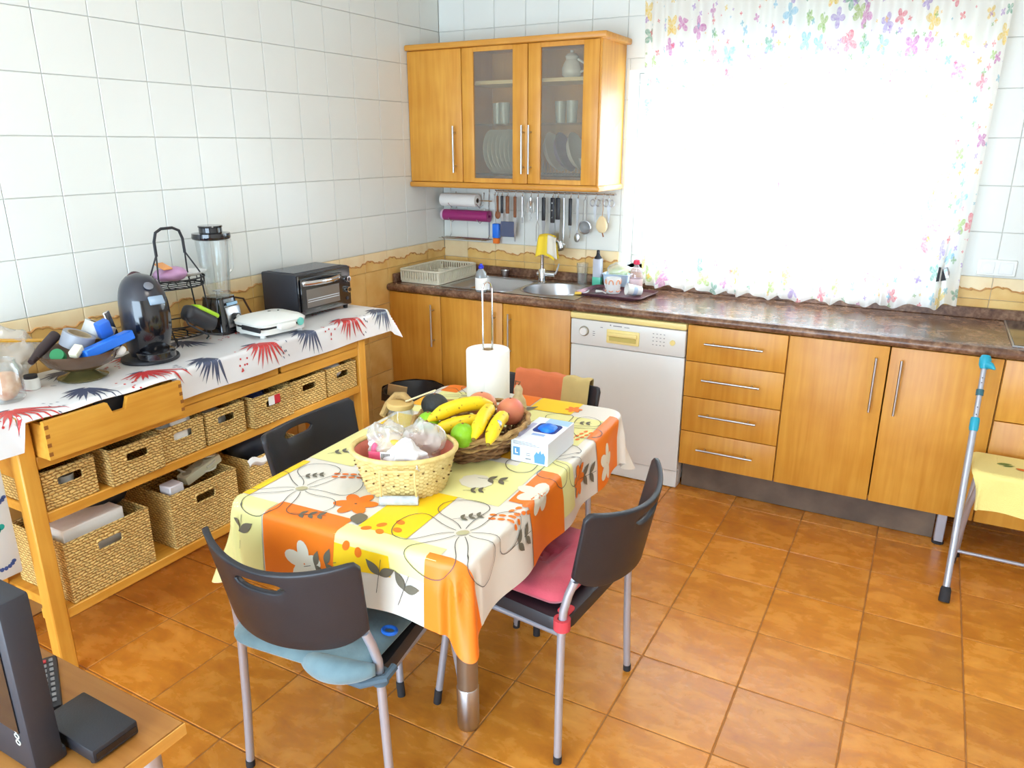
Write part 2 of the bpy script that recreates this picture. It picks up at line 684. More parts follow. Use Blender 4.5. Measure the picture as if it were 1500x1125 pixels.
    L(df.outputs[0], m1.inputs[1])
    L(tl.outputs[0], m1.inputs[2])
    m2 = nd(nt, 'ShaderNodeMixShader')
    m2.inputs[0].default_value = 0.14
    L(m1.outputs[0], m2.inputs[1])
    L(tp.outputs[0], m2.inputs[2])
    L(m2.outputs[0], out.inputs['Surface'])
    return m


M['curtain'] = curtain_mat()

# ================================================================== the room
S = 0.1991                       # wall tile
Z0 = 1.0828                      # top of the border row
CEIL = Z0 + 8 * S
RX, RY = 4.3, -5.6               # right wall, rear wall
FT = 0.3176                      # floor tile
WX0, WX1, WZ0, WZ1 = 1.19, 2.74, 1.0, 2.02   # window opening

# floor
fl = struct('floor', MB().box(-.1, RX + .1, RY, 0.1, -0.06, -0.003), M['floor_grout'], 0)
full = mesh_of('floor_tile', MB().box(-FT / 2 + .0022, FT / 2 - .0022, -FT / 2 + .0022, FT / 2 - .0022, -0.006, 0, 0.0018), M['floor_tile'], 30)
for i in range(-7, 8):
    for j in range(-11, 7):
        x0, x1 = 2.0363 + i * FT, 2.0363 + (i + 1) * FT
        y0, y1 = -2.2101 + j * FT, -2.2101 + (j + 1) * FT
        if y1 < -4.9 or x0 > RX or y1 > 0.33:
            continue
        cx0, cx1, cy0, cy1 = max(x0, 0), min(x1, RX), y0, min(y1, 0)
        if cx1 - cx0 < 0.02 or cy1 - cy0 < 0.02:
            continue
        dz = random.uniform(-0.0006, 0)
        if cx1 - cx0 > FT - 1e-6 and cy1 - cy0 > FT - 1e-6:
            obj('floor_tile', full, None, fl, loc=((x0 + x1) / 2, (y0 + y1) / 2, dz))
        else:
            obj('floor_tile', MB().box(cx0 + .0022, cx1 - .0022, cy0 + .0022, cy1 - .0022, -0.006, 0, 0.0018), M['floor_tile'], fl, 30, loc=(0, 0, dz))

struct('ceiling', MB().box(-.15, RX + .15, RY - .15, 0.25, CEIL, CEIL + 0.15), M['plaster'], 0)
struct('wall_right', MB().box(RX, RX + 0.15, RY, 0.0, 0, CEIL), M['plaster'], 0)
# rear wall behind the camera; its wide opening is added for fill light
struct('wall_rear', MB().box(-.15, .1, RY - .15, RY, 0, CEIL).box(2.9, RX + .15, RY - .15, RY, 0, CEIL).box(.1, 2.9, RY - .15, RY, 2.25, CEIL), M['plaster'], 0)

wl = struct('wall_left', MB().box(-0.16, -0.006, RY, 0.25, 0, CEIL), M['grout_white'], 0)
wb = struct('wall_back', MB().box(0, WX0, .006, .25, 0, CEIL).box(WX1, RX + .15, .006, .25, 0, CEIL)
            .box(WX0, WX1, .006, .25, 0, WZ0).box(WX0, WX1, .006, .25, WZ1, CEIL), M['grout_white'], 0)

G = 0.0011
tile_l = mesh_of('wall_tile', MB().box(-.008, 0, -S / 2 + G, S / 2 - G, -S / 2 + G, S / 2 - G, 0.0016), M['tile_white'], 30)
dado_l = mesh_of('dado_tile', MB().box(-.008, 0, -S / 2 + G, S / 2 - G, -S / 2 + G, S / 2 - G, 0.0016), M['dado'], 30)
BH = 0.1


def border_mesh(w):
    """cream strip tile; the ochre foot with a scrolled wavy top edge stands proud of it"""
    a = MB().box(-w / 2 + G, w / 2 - G, 0, .008, -BH + G, -G, 0.0016)
    s = MB()
    n = 28
    top = []
    for i in range(n + 1):
        u = i / n
        x = -w / 2 + G + (w - 2 * G) * u
        z = -0.060 + 0.012 * sin(2 * pi * u * 1.0 + 0.6) + 0.007 * abs(sin(2 * pi * u * 2.5)) + 0.010 * math.exp(-((u - 0.62) / 0.06) ** 2)
        top.append((x, z))
    for (x0, z0), (x1, z1) in zip(top, top[1:]):
        s.add([(x0, -.003, -BH + G), (x1, -.003, -BH + G), (x1, -.003, z1), (x0, -.003, z0), (x0, .001, z0), (x1, .001, z1)], [(0, 1, 2, 3), (3, 2, 5, 4)])
    sc = MB()
    pts = [(x, -.004, z + 0.002) for x, z in top]
    sc.tube(pts, 0.0035, 6)
    for u, r in ((.62, .009), (.22, .007), (.9, .006)):
        k = int(u * n)
        sc.ell((top[k][0], -.004, top[k][1] + .003), r, .004, r * 0.8, 10, 6)
    return mesh_of('border_tile', a, M['border_cream'], 30), mesh_of('ochre_foot', s, M['dado'], 30, fix=False), mesh_of('scroll_moulding', sc, M['border_wave'], 60)


bt, bf, bs = border_mesh(S)
for c in range(-5, 12):
    yc = -2.3763 + c * S - S / 2 + S
    y0, y1 = yc - S / 2, yc + S / 2
    clip = y1 > 0.001
    for r in range(8):
        if clip:
            obj('wall_tile', MB().box(-.008, 0, y0 + G, -G, Z0 + r * S + G, Z0 + (r + 1) * S - G, .0016), M['tile_white'], wl, 30)
        else:
            obj('wall_tile', tile_l, None, wl, loc=(0, yc, Z0 + (r + .5) * S))
    if clip:
        yc = -S / 2
    b = obj('border_tile', bt, None, wl, loc=(0, yc, Z0), rot=(0, 0, pi / 2))
    obj('ochre_foot', bf, None, b)
    obj('scroll_moulding', bs, None, b)
    for r in range(5):
        zt = Z0 - BH - r * S
        if zt - S < 0:
            obj('dado_tile', MB().box(-.008, 0, y0 + G, min(y1, 0) - G, 0.001, zt - G, .0016), M['dado'], wl, 30)
        elif clip:
            obj('dado_tile', MB().box(-.008, 0, y0 + G, -G, zt - S + G, zt - G, .0016), M['dado'], wl, 30)
        else:
            obj('dado_tile', dado_l, None, wl, loc=(0, yc, zt - S / 2))


def cut(x0, x1, z0, z1):
    """tile rectangle minus the window opening"""
    if x1 <= WX0 or x0 >= WX1 or z1 <= WZ0 or z0 >= WZ1:
        return [(x0, x1, z0, z1)]
    out = []
    if x0 < WX0:
        out.append((x0, WX0, z0, z1))
    if x1 > WX1:
        out.append((WX1, x1, z0, z1))
    a, b2 = max(x0, WX0), min(x1, WX1)
    if z0 < WZ0:
        out.append((a, b2, z0, WZ0))
    if z1 > WZ1:
        out.append((a, b2, WZ1, z1))
    return [q for q in out if q[1] - q[0] > .006 and q[3] - q[2] > .006]


for c in range(-15, 5):
    xa, xb = 2.961 + c * S, 2.961 + (c + 1) * S
    xa = max(xa, 0)
    for r in range(8):
        za, zb = Z0 + r * S, Z0 + (r + 1) * S
        if xb < 1.16 and za > 1.46 and zb < 2.1:
            continue
        for (p, q, s_, t) in cut(xa, xb, za, zb):
            if q - p > .012:
                obj('wall_tile', MB().box(p + G, q - G, 0, .008, s_ + G, t - G, .0016), M['tile_white'], wb, 30)
    if xb < WX0 + .1 or xa > WX1 - .1:
        if xb - xa > S - .001:
            b = obj('border_tile', bt, None, wb, loc=((xa + xb) / 2, 0, Z0))
            obj('ochre_foot', bf, None, b)
            obj('scroll_moulding', bs, None, b)
        elif xb - xa > .02:
            obj('border_tile', MB().box(xa + G, xb - G, 0, .008, Z0 - BH + G, Z0 - G, .0016), M['border_cream'], wb, 30)
    if xb - xa > .02:
        for (p, q, s_, t) in cut(xa, xb, Z0 - BH - S, Z0 - BH):
            obj('dado_tile', MB().box(p + G, q - G, 0, .008, s_ + G, t - G, .0016), M['dado'], wb, 30)

# window
win = bpy.data.objects.new('window_1', None)
COL.objects.link(win)
win['kind'] = 'structure'
fr = MB()
ya, yb = .15, .2
for (x0, x1, z0, z1) in ((WX0, WX1, WZ0, WZ0 + .05), (WX0, WX1, WZ1 - .05, WZ1), (WX0, WX0 + .05, WZ0 + .05, WZ1 - .05), (WX1 - .05, WX1, WZ0 + .05, WZ1 - .05)):
    fr.box(x0, x1, ya, yb, z0, z1, .004)
obj('window_frame', fr, M['white_pl'], win)
mid = (WX0 + WX1) / 2
for dy_, (x0, x1) in ((0, (WX0 + .051, mid + .02)), (-.03, (mid - .02, WX1 - .051))):
    sh = MB()
    for (a, b_, c_, d_) in ((x0, x1, WZ0 + .05, WZ0 + .09), (x0, x1, WZ1 - .09, WZ1 - .05), (x0, x0 + .04, WZ0 + .09, WZ1 - .09), (x1 - .04, x1, WZ0 + .09, WZ1 - .09)):
        sh.box(a, b_, .17 + dy_, .195 + dy_, c_, d_, .003)
    so = obj('sash', sh, M['white_pl'], win)
    obj('pane', MB().box(x0 + .035, x1 - .035, .180 + dy_, .184 + dy_, WZ0 + .085, WZ1 - .085), M['window_glass'], so, 0)
obj('window_sill', MB().box(WX0, WX1, -.012, .15, WZ0 - .022, WZ0, .004), M['white_pl'], win)

# portals guide the renderer's light sampling at the two openings (they emit nothing themselves)
for nm, lc, rt_, sx, sz in (('window_portal', ((WX0 + WX1) / 2, .24, (WZ0 + WZ1) / 2), (-pi / 2, 0, 0), WX1 - WX0, WZ1 - WZ0), ('fill_opening_portal', (1.5, RY - .1, 1.12), (pi / 2, 0, 0), 2.8, 2.25)):
    ld = bpy.data.lights.new(nm, 'AREA')
    ld.shape = 'RECTANGLE'
    ld.size, ld.size_y = sx, sz
    ld.cycles.is_portal = True
    lo = bpy.data.objects.new(nm, ld)
    COL.objects.link(lo)
    lo.location = lc
    lo.rotation_euler = rt_

# lamp added for fill light, a flat square ceiling panel above the frame
lamp = thing('fill_lamp', 'added square white fill lamp panel on the ceiling, out of view', 'lamp', (2.0, -2.4, CEIL))
obj('fill_lamp_body', MB().box(-.32, .32, -.32, .32, -.05, 0, .006), M['white_pl'], lamp)
em, nt_, b_ = new_mat('fill_lamp_diffuser')
b_.inputs['Base Color'].default_value = (1, 1, 1, 1)
b_.inputs['Emission Color'].default_value = (1, .93, .82, 1)
b_.inputs['Emission Strength'].default_value = 9.0
obj('diffuser', MB().box(-.30, .30, -.30, .30, -.058, -.05), em, lamp, 0)

# ================================================================== kitchen units
YF = -0.586                       # cabinet front plane
CT = 0.896                        # worktop surface
BZ, TZ = 0.148, 0.852             # door bottom / top


def bar_handle(parent, p0, p1, out, r=.0055):
    """thin steel bar on two posts; out is the stand-off vector"""
    p0, p1, out = Vector(p0), Vector(p1), Vector(out)
    d = (p1 - p0)
    m = MB().tube([p0 + out, p1 + out], r, 10)
    for t in (.14, .86):
        q = p0 + d * t
        m.tube([q, q + out], r * .8, 8)
    return obj('handle', m, M['steel'], parent, label='slim brushed steel bar handle')


def base_unit(name, label, x0, x1, doors, drawers=0, cat='cabinet'):
    t = thing(name, label, cat, (x0, 0, 0))
    w = x1 - x0
    cb = MB().box(0.001, .018, YF + .02, -.01, BZ, TZ + .002).box(w - .018, w - .001, YF + .02, -.01, BZ, TZ + .002)
    cb.box(.018, w - .018, YF + .02, -.01, BZ, BZ + .018).box(.018, w - .018, -.02, -.01, BZ + .018, TZ)
    obj('carcass', cb, M['wood_cab'], t, 0)
    n = len(doors)
    for i, hx in enumerate(doors):
        a, b_ = w * i / n + .0025, w * (i + 1) / n - .0025
        d = obj('door', MB().box(a, b_, YF, YF + .019, BZ, TZ, .003, 2), M['wood_cab'], t)
        if hx is not None:
            xx = b_ - .045 if hx > 0 else a + .045
            bar_handle(d, (xx, YF, .565), (xx, YF, .805), (0, -.03, 0))
    if drawers:
        h = (TZ - BZ) / drawers
        for i in range(drawers):
            z0 = BZ + i * h
            d = obj('drawer', MB().box(.0025, w - .0025, YF, YF + .019, z0 + .0015, z0 + h - .0015, .003, 2), M['wood_cab'], t)
            bar_handle(d, (w * .2, YF, z0 + h * .55), (w * .78, YF, z0 + h * .55), (0, -.03, 0))
    return t


base_unit('corner_cabinet', 'narrow wooden base cabinet in the corner, left of the sink cabinet', 0.0, .356, [1])
base_unit('sink_cabinet', 'two-door wooden base cabinet under the steel sink', .356, 1.151, [1, -1])
base_unit('drawer_cabinet', 'wooden base cabinet with four drawers right of the dishwasher', 1.751, 2.2056, [], 4)
base_unit('base_cabinet', 'two-door wooden base cabinet between the drawers and the crutch', 2.2056, 3.0137, [1, -1])
t = thing('hob_cabinet', 'wooden base cabinet under the hob behind the yellow towel', 'cabinet', (3.0137, 0, 0))
obj('carcass', MB().box(.001, .018, YF + .02, -.01, BZ, TZ).box(.58, .598, YF + .02, -.01, BZ, TZ).box(.018, .58, -.02, -.01, BZ, TZ).box(.018, .58, YF + .02, -.02, BZ, BZ + .018), M['wood_cab'], t, 0)
obj('drawer', MB().box(.0025, .597, YF, YF + .019, .60, TZ, .003, 2), M['wood_cab'], t)
obj('door', MB().box(.0025, .597, YF, YF + .019, BZ, .597, .003, 2), M['wood_cab'], t)
ft = MB().box(2.888, 2.925, -.565, -.525, .012, BZ, .003)
o = thing('cabinet_foot', 'square metal cabinet foot at the end of the slate kickboard', 'cabinet foot')
obj('post', ft, M['steel_matte'], o)
obj('pad', MB().cyl((2.9065, -.545, 0), (2.9065, -.545, .012), .024, n=16), M['rubber'], o)
tag(obj('kickboard', MB().box(1.755, 2.885, -.515, -.497, 0.001, BZ - .002, .002), M['slate']), 'mottled slate-brown kickboard under the drawers and double-door cabinet', 'kickboard')
tag(obj('kickboard', MB().box(0.003, 1.148, -.515, -.497, 0.001, BZ - .002, .002), M['slate']), 'slate-brown kickboard under the sink cabinets', 'kickboard')

# worktop with a cut-out for the sink
SX0, SX1, SY0, SY1 = .33, 1.13, -.52, -.11
wt = thing('worktop', 'long brown granite worktop with rounded front edge below the window', 'worktop')


def bull(y):
    pts = []
    for i in range(9):
        a = -pi / 2 - pi * i / 8 + pi
        pts.append((y, 0))
    return pts


mb = MB()
TH = .04


def slab(mb, x0, x1, y0, y1, front=False):
    if not front:
        mb.box(x0, x1, y0, y1, CT - TH, CT)
        return
    r = TH / 2
    prof = [(y1, CT - TH), (y1, CT)]
    for i in range(9):
        a = pi / 2 + pi * i / 8
        prof.append((y0 + r + r * cos(a), CT - r + r * sin(a)))
    n = len(prof)
    vs = [(x0, y, z) for y, z in prof] + [(x1, y, z) for y, z in prof]
    fs = [list(range(n)), list(range(n, 2 * n))[::-1]] + [(i, n + i, n + (i + 1) % n, (i + 1) % n) for i in range(n)]
    mb.add(vs, fs)


slab(mb, 0.002, RX, -.606, SY0, True)
slab(mb, 0.002, SX0, SY0, -.002)
slab(mb, SX1, RX, SY0, -.002)
slab(mb, SX0, SX1, SY1, -.002)
obj('slab', mb, M['granite'], wt)
obj('upstand', MB().box(.002, RX, -.022, -.002, CT, CT + .05, .003).box(.002, .022, -.55, -.022, CT, CT + .05, .003), M['granite'], wt)

# sink
sk = thing('sink', 'stainless steel inset sink with a square and a round bowl', 'sink')
mb = MB()
rim = rrect(SX0 - .015, SX1 + .015, SY0 - .015, SY1 + .015, .03)
A0, A1, B0, B1 = .36, .73, -.50, -.13
CX, CY, CR = .93, -.315, .175
# deck plate made as a fine grid that skips the two bowl mouths
nx, ny = 84, 44


def inside(x, y):
    ina = A0 < x < A1 and B0 < y < B1
    inc = (x - CX) ** 2 + (y - CY) ** 2 < (CR + .004) ** 2
    return ina or inc


X = [SX0 - .015 + (SX1 - SX0 + .03) * i / nx for i in range(nx + 1)]
Y = [SY0 - .015 + (SY1 - SY0 + .03) * j / ny for j in range(ny + 1)]
for i in range(nx):
    for j in range(ny):
        if not inside((X[i] + X[i + 1]) / 2, (Y[j] + Y[j + 1]) / 2):
            mb.add([(X[i], Y[j], CT + .003), (X[i + 1], Y[j], CT + .003), (X[i + 1], Y[j + 1], CT + .003), (X[i], Y[j + 1], CT + .003)], [(0, 1, 2, 3)])
obj('deck', mb, M['steel'], sk, weld=True)
bw = MB()
P0 = rrect(A0 - .008, A1 + .008, B0 - .008, B1 + .008, .05, 5)
P1 = rrect(A0 + .01, A1 - .01, B0 + .01, B1 - .01, .05, 5)
n = len(P0)
rows = [(P0, CT + .005), (P0, CT + .002), (rrect(A0, A1, B0, B1, .05, 5), CT - .01), (P1, CT - .15), (rrect(A0 + .05, A1 - .05, B0 + .05, B1 - .05, .04, 5), CT - .165)]
vs = [(x, y, z) for Pq, z in rows for x, y in Pq]
fs = [(k * n + i, k * n + (i + 1) % n, (k + 1) * n + (i + 1) % n, (k + 1) * n + i) for k in range(len(rows) - 1) for i in range(n)] + [[4 * n + i for i in range(n)]]
bw.add(vs, fs)
obj('square_bowl', bw, M['steel'], sk)
obj('round_bowl', MB().lathe([(CR + .014, CT + .003), (CR + .008, CT + .007), (CR, CT + .004), (CR - .006, CT - .02), (CR - .02, CT - .13), (CR - .06, CT - .155), (.03, CT - .16), (.03, CT - .165), (0, CT - .165)], 40, Matrix.Translation((CX, CY, 0))), M['steel'], sk)
obj('drain', MB().lathe([(0, CT - .156), (.02, CT - .156), (.026, CT - .159)], 18, Matrix.Translation((CX, CY, 0))), M['chrome'], sk)

# tap
tp = thing('tap', 'chrome mixer tap with side lever behind the sink', 'tap', (.775, -.165, CT + .003))
obj('body', MB().lathe([(.027, 0), (.027, .008), (.022, .012), (.022, .075), (.018, .082), (0, .082)], 20), M['chrome'], tp)
neck = [(0, 0, .07), (0, 0, .2), (.012, -.005, .235), (.04, -.012, .255), (.08, -.02, .255), (.12, -.028, .24), (.13, -.03, .21)]
obj('spout', MB().tube(neck, .011, 12), M['chrome'], tp)
lv = obj('valve', MB().tube([(-.03, .0, .052), (.075, .012, .052)], .014, 12), M['chrome'], tp)
obj('lever', MB().tube([(.075, .012, .055), (.085, .012, .07), (.1, .012, .115)], [.007, .006, .005], 8), M['chrome'], lv)

# dishwasher
dw = thing('dishwasher', 'white freestanding dishwasher with cream lid under the worktop', 'dishwasher', (1.151, 0, 0))
W = .6
obj('body', MB().box(.004, W - .004, -.55, -.02, .03, .822, .003), M['white_enamel'], dw)
obj('lid', MB().box(0.002, W - .002, YF - .012, -.02, .822, .852, .006, 2), M['cream_pl'], dw)
dr = obj('door', MB().box(.004, W - .004, YF, -.552, .098, .685, .005, 2), M['white_enamel'], dw)
cp = obj('control_panel', MB().box(.004, W - .004, YF - .006, -.552, .688, .818, .006, 2), M['white_enamel'], dw)
hp = MB()
hp.box(.2, .37, YF - .014, YF - .004, .715, .785, .005, 2)
hd = obj('handle', hp, M['cream_pl'], dw, label='cream recessed grip')
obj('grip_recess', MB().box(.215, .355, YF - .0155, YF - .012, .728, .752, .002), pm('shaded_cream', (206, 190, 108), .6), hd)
obj('grip_lip', MB().box(.21, .36, YF - .024, YF - .012, .752, .772, .004, 2), M['cream_pl'], hd)
kn = obj('programme_knob', MB().cyl((.078, YF - .004, .760), (.078, YF - .022, .760), .021, .019, 24), M['ceramic'], dw)
obj('knob_ring', MB().lathe([(.021, 0), (.026, 0), (.026, .004), (.021, .004)], 28, Matrix.Translation((.078, YF - .006, .760)) @ Matrix.Rotation(pi / 2, 4, 'X'), True), pm('knob_ring', (150, 140, 118), .5), kn)
obj('button', MB().cyl((.535, YF - .004, .755), (.535, YF - .012, .755), .013, n=20), M['cream_pl'], dw)
pr = MB()
for (x, z, w_, h_) in [(.215, .808, .006, .006), (.232, .805, .045, .004), (.29, .803, .026, .003), (.125, .765, .01, .003), (.125, .755, .012, .003), (.125, .745, .010, .003), (.165, .79, .012, .003)] + [(.435 + .018 * i, .79 - .018 * j, .007, .003) for i in range(4) for j in range(4)]:
    pr.box(x, x + w_, YF - .0068, YF - .006, z - h_, z)
obj('printed_marks', pr, pm('grey_print', (128, 128, 132), .6), dw, 0, kind='stuff')
obj('base_plate', MB().box(.006, W - .006, YF + .012, -.5, .004, .094, .003), M['white_enamel'], dw)

# hob at the right end
hb = thing('hob', 'black glass hob at the right end of the worktop', 'hob', (3.035, -.54, CT))
obj('glass', MB().box(0, .56, 0, .5, 0.001, .007, .002), M['black_gloss'], hb)
obj('steel_rim', MB().box(-.006, .566, -.006, 0, 0.001, .006).box(-.006, .566, .5, .506, 0.001, .006).box(-.006, 0, 0, .5, 0.001, .006).box(.56, .566, 0, .5, 0.001, .006), M['steel'], hb, 0)

# upper cabinet
uc = thing('wall_cabinet', 'wooden wall cabinet with one solid and two glazed doors above the sink', 'wall cabinet', (0, 0, 0))
UX = 1.166
uz0, uz1, uy = 1.452, 2.143, -.33
cb = MB().box(.002, .018, uy + .02, -.001, uz0, uz1).box(UX - .02, UX, uy + .005, -.001, uz0, uz1).box(.018, UX - .02, -.012, -.001, uz0, uz1).box(.35, .366, uy + .02, -.012, uz0, uz1)
obj('carcass', cb, M['wood_cab'], uc, 0)
obj('top_board', MB().box(0.002, UX + .03, uy - .022, -.001, uz1, uz1 + .030, .008, 2), M['wood_cab_x'], uc)
obj('bottom_board', MB().box(0.002, UX + .012, uy - .018, -.001, uz0 - .03, uz0, .010, 3), M['wood_cab_x'], uc)
d = obj('door', MB().box(.004, .3565, uy, uy + .019, uz0 + .002, uz1 - .002, .003, 2), M['wood_cab'], uc)
bar_handle(d, (.315, uy, 1.505), (.315, uy, 1.75), (0, -.03, 0))
for (x0, x1, l, r_, hx) in ((.3605, .7595, .072, .088, .7405), (.7635, 1.155, .072, .085, .7825)):
    fm = MB()
    fm.box(x0, x0 + l, uy, uy + .019, uz0 + .002, uz1 - .002, .003, 2)
    fm.box(x1 - r_, x1, uy, uy + .019, uz0 + .002, uz1 - .002, .003, 2)
    fm.box(x0 + l, x1 - r_, uy + .001, uy + .018, uz0 + .002, uz0 + .026)
    fm.box(x0 + l, x1 - r_, uy + .001, uy + .018, uz1 - .024, uz1 - .002)
    d = obj('glazed_door', fm, M['wood_cab'], uc)
    obj('pane', MB().box(x0 + l - .004, x1 - r_ + .004, uy + .008, uy + .012, uz0 + .024, uz1 - .022), M['frosted'], d, 0, label='hazy frosted glass pane')
    bar_handle(d, (hx, uy, 1.505), (hx, uy, 1.75), (0, -.03, 0))
obj('end_post', MB().box(1.156, UX + .001, uy, uy + .02, uz0 + .001, uz1 - .001, .006, 2), M['wood_cab'], uc)
obj('shelf', MB().box(.366, UX - .02, -.26, -.012, 1.962, 1.98), M['wood_in'], uc, 0)
obj('glass_shelf', MB().box(.366, UX - .02, -.25, -.012, 1.756, 1.762), M['glass'], uc, 0)
rk = MB()
for y in (-.24, -.06):
    rk.tube([(.37, y, 1.50), (UX - .022, y, 1.50)], .003, 6)
for i in range(40):
    x = .385 + i * .0195
    rk.tube([(x, -.24, 1.50), (x, -.15, 1.485), (x, -.06, 1.50), (x, -.05, 1.56)], .0016, 5)
obj('plate_rack', rk, M['steel'], uc)


def dish(prof, mat_, name, label, cat, group, Mx, seg=28):
    o = obj(name, MB().lathe(prof, seg), mat_)
    o.matrix_world = Mx
    return tag(o, label, cat, group)


ORD = ['first', 'second', 'third', 'fourth', 'fifth', 'sixth', 'seventh', 'eighth']
plate_prof = [(0, 0), (.07, 0), (.082, .004), (.115, .014), (.118, .017), (.112, .017), (.08, .008), (.066, .004), (0, .004)]
for i in range(8):
    x = .455 + .026 * i
    Mx = Matrix.Translation((x - .012, -.16, 1.615)) @ Matrix.Rotation(pi / 2 - .10, 4, 'Y')
    dish(plate_prof, M['ceramic_in'], 'plate', '%s white plate from the left in the rack behind glass' % ORD[i], 'plate', 'plates in the rack', Mx)
for i, (x, mt, lb) in enumerate(((.815, 'ceramic_in', 'white bowl standing left of the purple bowl in the glazed cabinet'), (.875, None, 'purple bowl standing in the rack behind the right glazed door'), (.95, 'ceramic_in', 'white bowl standing right of the purple bowl in the glazed cabinet'))):
    mm = M[mt] if mt else pm('purple_china', (118, 92, 150), .3)
    Mx = Matrix.Translation((x - .02, -.15, 1.600)) @ Matrix.Rotation(pi / 2 - .35, 4, 'Y')
    dish([(0, 0), (.045, 0), (.075, .015), (.105, .045), (.108, .048), (.102, .047), (.072, .02), (0, .006)], mm, 'bowl', lb, 'bowl', 'bowls in the rack', Mx)
Mx = Matrix.Translation((1.066, -.16, 1.508))
dish([(0, 0), (.04, 0), (.065, .03), (.078, .075), (.074, .075), (.06, .034), (0, .008)], M['ceramic_in'], 'bowl', 'white bowl standing upright beneath the blue bowl in the cabinet', 'bowl', 'bowls in the rack', Mx)
Mx = Matrix.Translation((1.065, -.16, 1.692)) @ Matrix.Rotation(pi + .2, 4, 'X')
dish([(0, 0), (.035, 0), (.055, .02), (.07, .07), (.066, .07), (.05, .024), (0, .006)], pm('turquoise_china', (28, 150, 196), .3), 'bowl', 'turquoise bowl upside down in the right glazed cabinet', 'bowl', None, Mx)
glass_prof = [(0, 0), (.026, 0), (.031, .11), (.029, .11), (.024, .006), (0, .006)]
MG = clear('cabinet_tumbler_glass', (232, 238, 236), .45, .12)
for x, y, lb, wh in ((.47, -.13, 'left', 'leftmost'), (.54, -.18, 'left', 'middle'), (.61, -.12, 'left', 'rightmost'), (.86, -.14, 'right', 'leftmost'), (.945, -.18, 'right', 'middle'), (1.03, -.13, 'right', 'rightmost')):
    dish(glass_prof, MG, 'tumbler', '%s clear tumbler on the glass shelf behind the %s glazed door' % (wh, lb), 'glass', 'tumblers behind the %s glazed door' % lb, Matrix.Translation((x, y, 1.7625)), 18)
jg = thing('jug', 'white lidded jug on the top shelf of the glazed cabinet', 'jug', (.92, -.14, 1.98))
obj('body', MB().lathe([(0, 0), (.035, 0), (.05, .02), (.052, .05), (.04, .08), (.03, .095), (.036, .11), (.032, .11), (0, .09)], 22), M['ceramic'], jg)
obj('handle', MB().tube([(.045, 0, .03), (.075, 0, .04), (.078, 0, .07), (.035, 0, .095)], .006, 8), M['ceramic'], jg)
obj('lid', MB().lathe([(.036, .108), (.025, .122), (.008, .128), (.01, .138), (0, .14)], 20), M['ceramic'], jg)
cp_ = thing('teacup', 'small white cup right of the jug on the cabinet top shelf', 'cup', (1.03, -.14, 1.98))
obj('body', MB().lathe([(0, 0), (.02, 0), (.034, .03), (.036, .055), (.033, .055), (.03, .03), (0, .006)], 20), M['ceramic'], cp_)
obj('handle', MB().tube([(.033, 0, .018), (.05, 0, .022), (.05, 0, .04), (.034, 0, .045)], .004, 7), M['ceramic'], cp_)

# ================================================================== drape helper
def drape(px, py, rect, r, zt, rb=.012, flare=.05, fold=0.0, eps=0.0, wav=.004, wl_=.33):
    """point of a cloth sheet laid over a rounded rectangle; p is the place on the unfolded sheet"""
    x0, x1, y0, y1 = rect
    qx = min(max(px, x0 + r), x1 - r)
    qy = min(max(py, y0 + r), y1 - r)
    dx, dy = px - qx, py - qy
    d = sqrt(dx * dx + dy * dy)
    if d <= r:
        return Vector((px, py, zt + eps + .0006 * noise.noise((px * 7, py * 7, 0))))
    nx_, ny_ = dx / d, dy / d
    out = d - r
    arc = rb * pi / 2
    if out < arc:
        a = out / rb
        h, dz = rb * sin(a), rb * (1 - cos(a))
        rest = 0
    else:
        rest = out - arc
        h, dz = rb, rb + rest
    corner = abs(nx_ * ny_) * 2
    s_ = px * (abs(ny_)) + py * (abs(nx_))
    h += flare * rest + wav * min(1, rest / .06) * sin(2 * pi * s_ / wl_ + 1.3)
    if fold and corner > 0:
        ang = atan2(abs(ny_), abs(nx_))
        h += fold * rest * corner * (0.55 + 0.45 * cos(ang * 8))
    return Vector((qx + nx_ * (r + h + eps), qy + ny_ * (r + h + eps), zt + eps * .6 - dz))


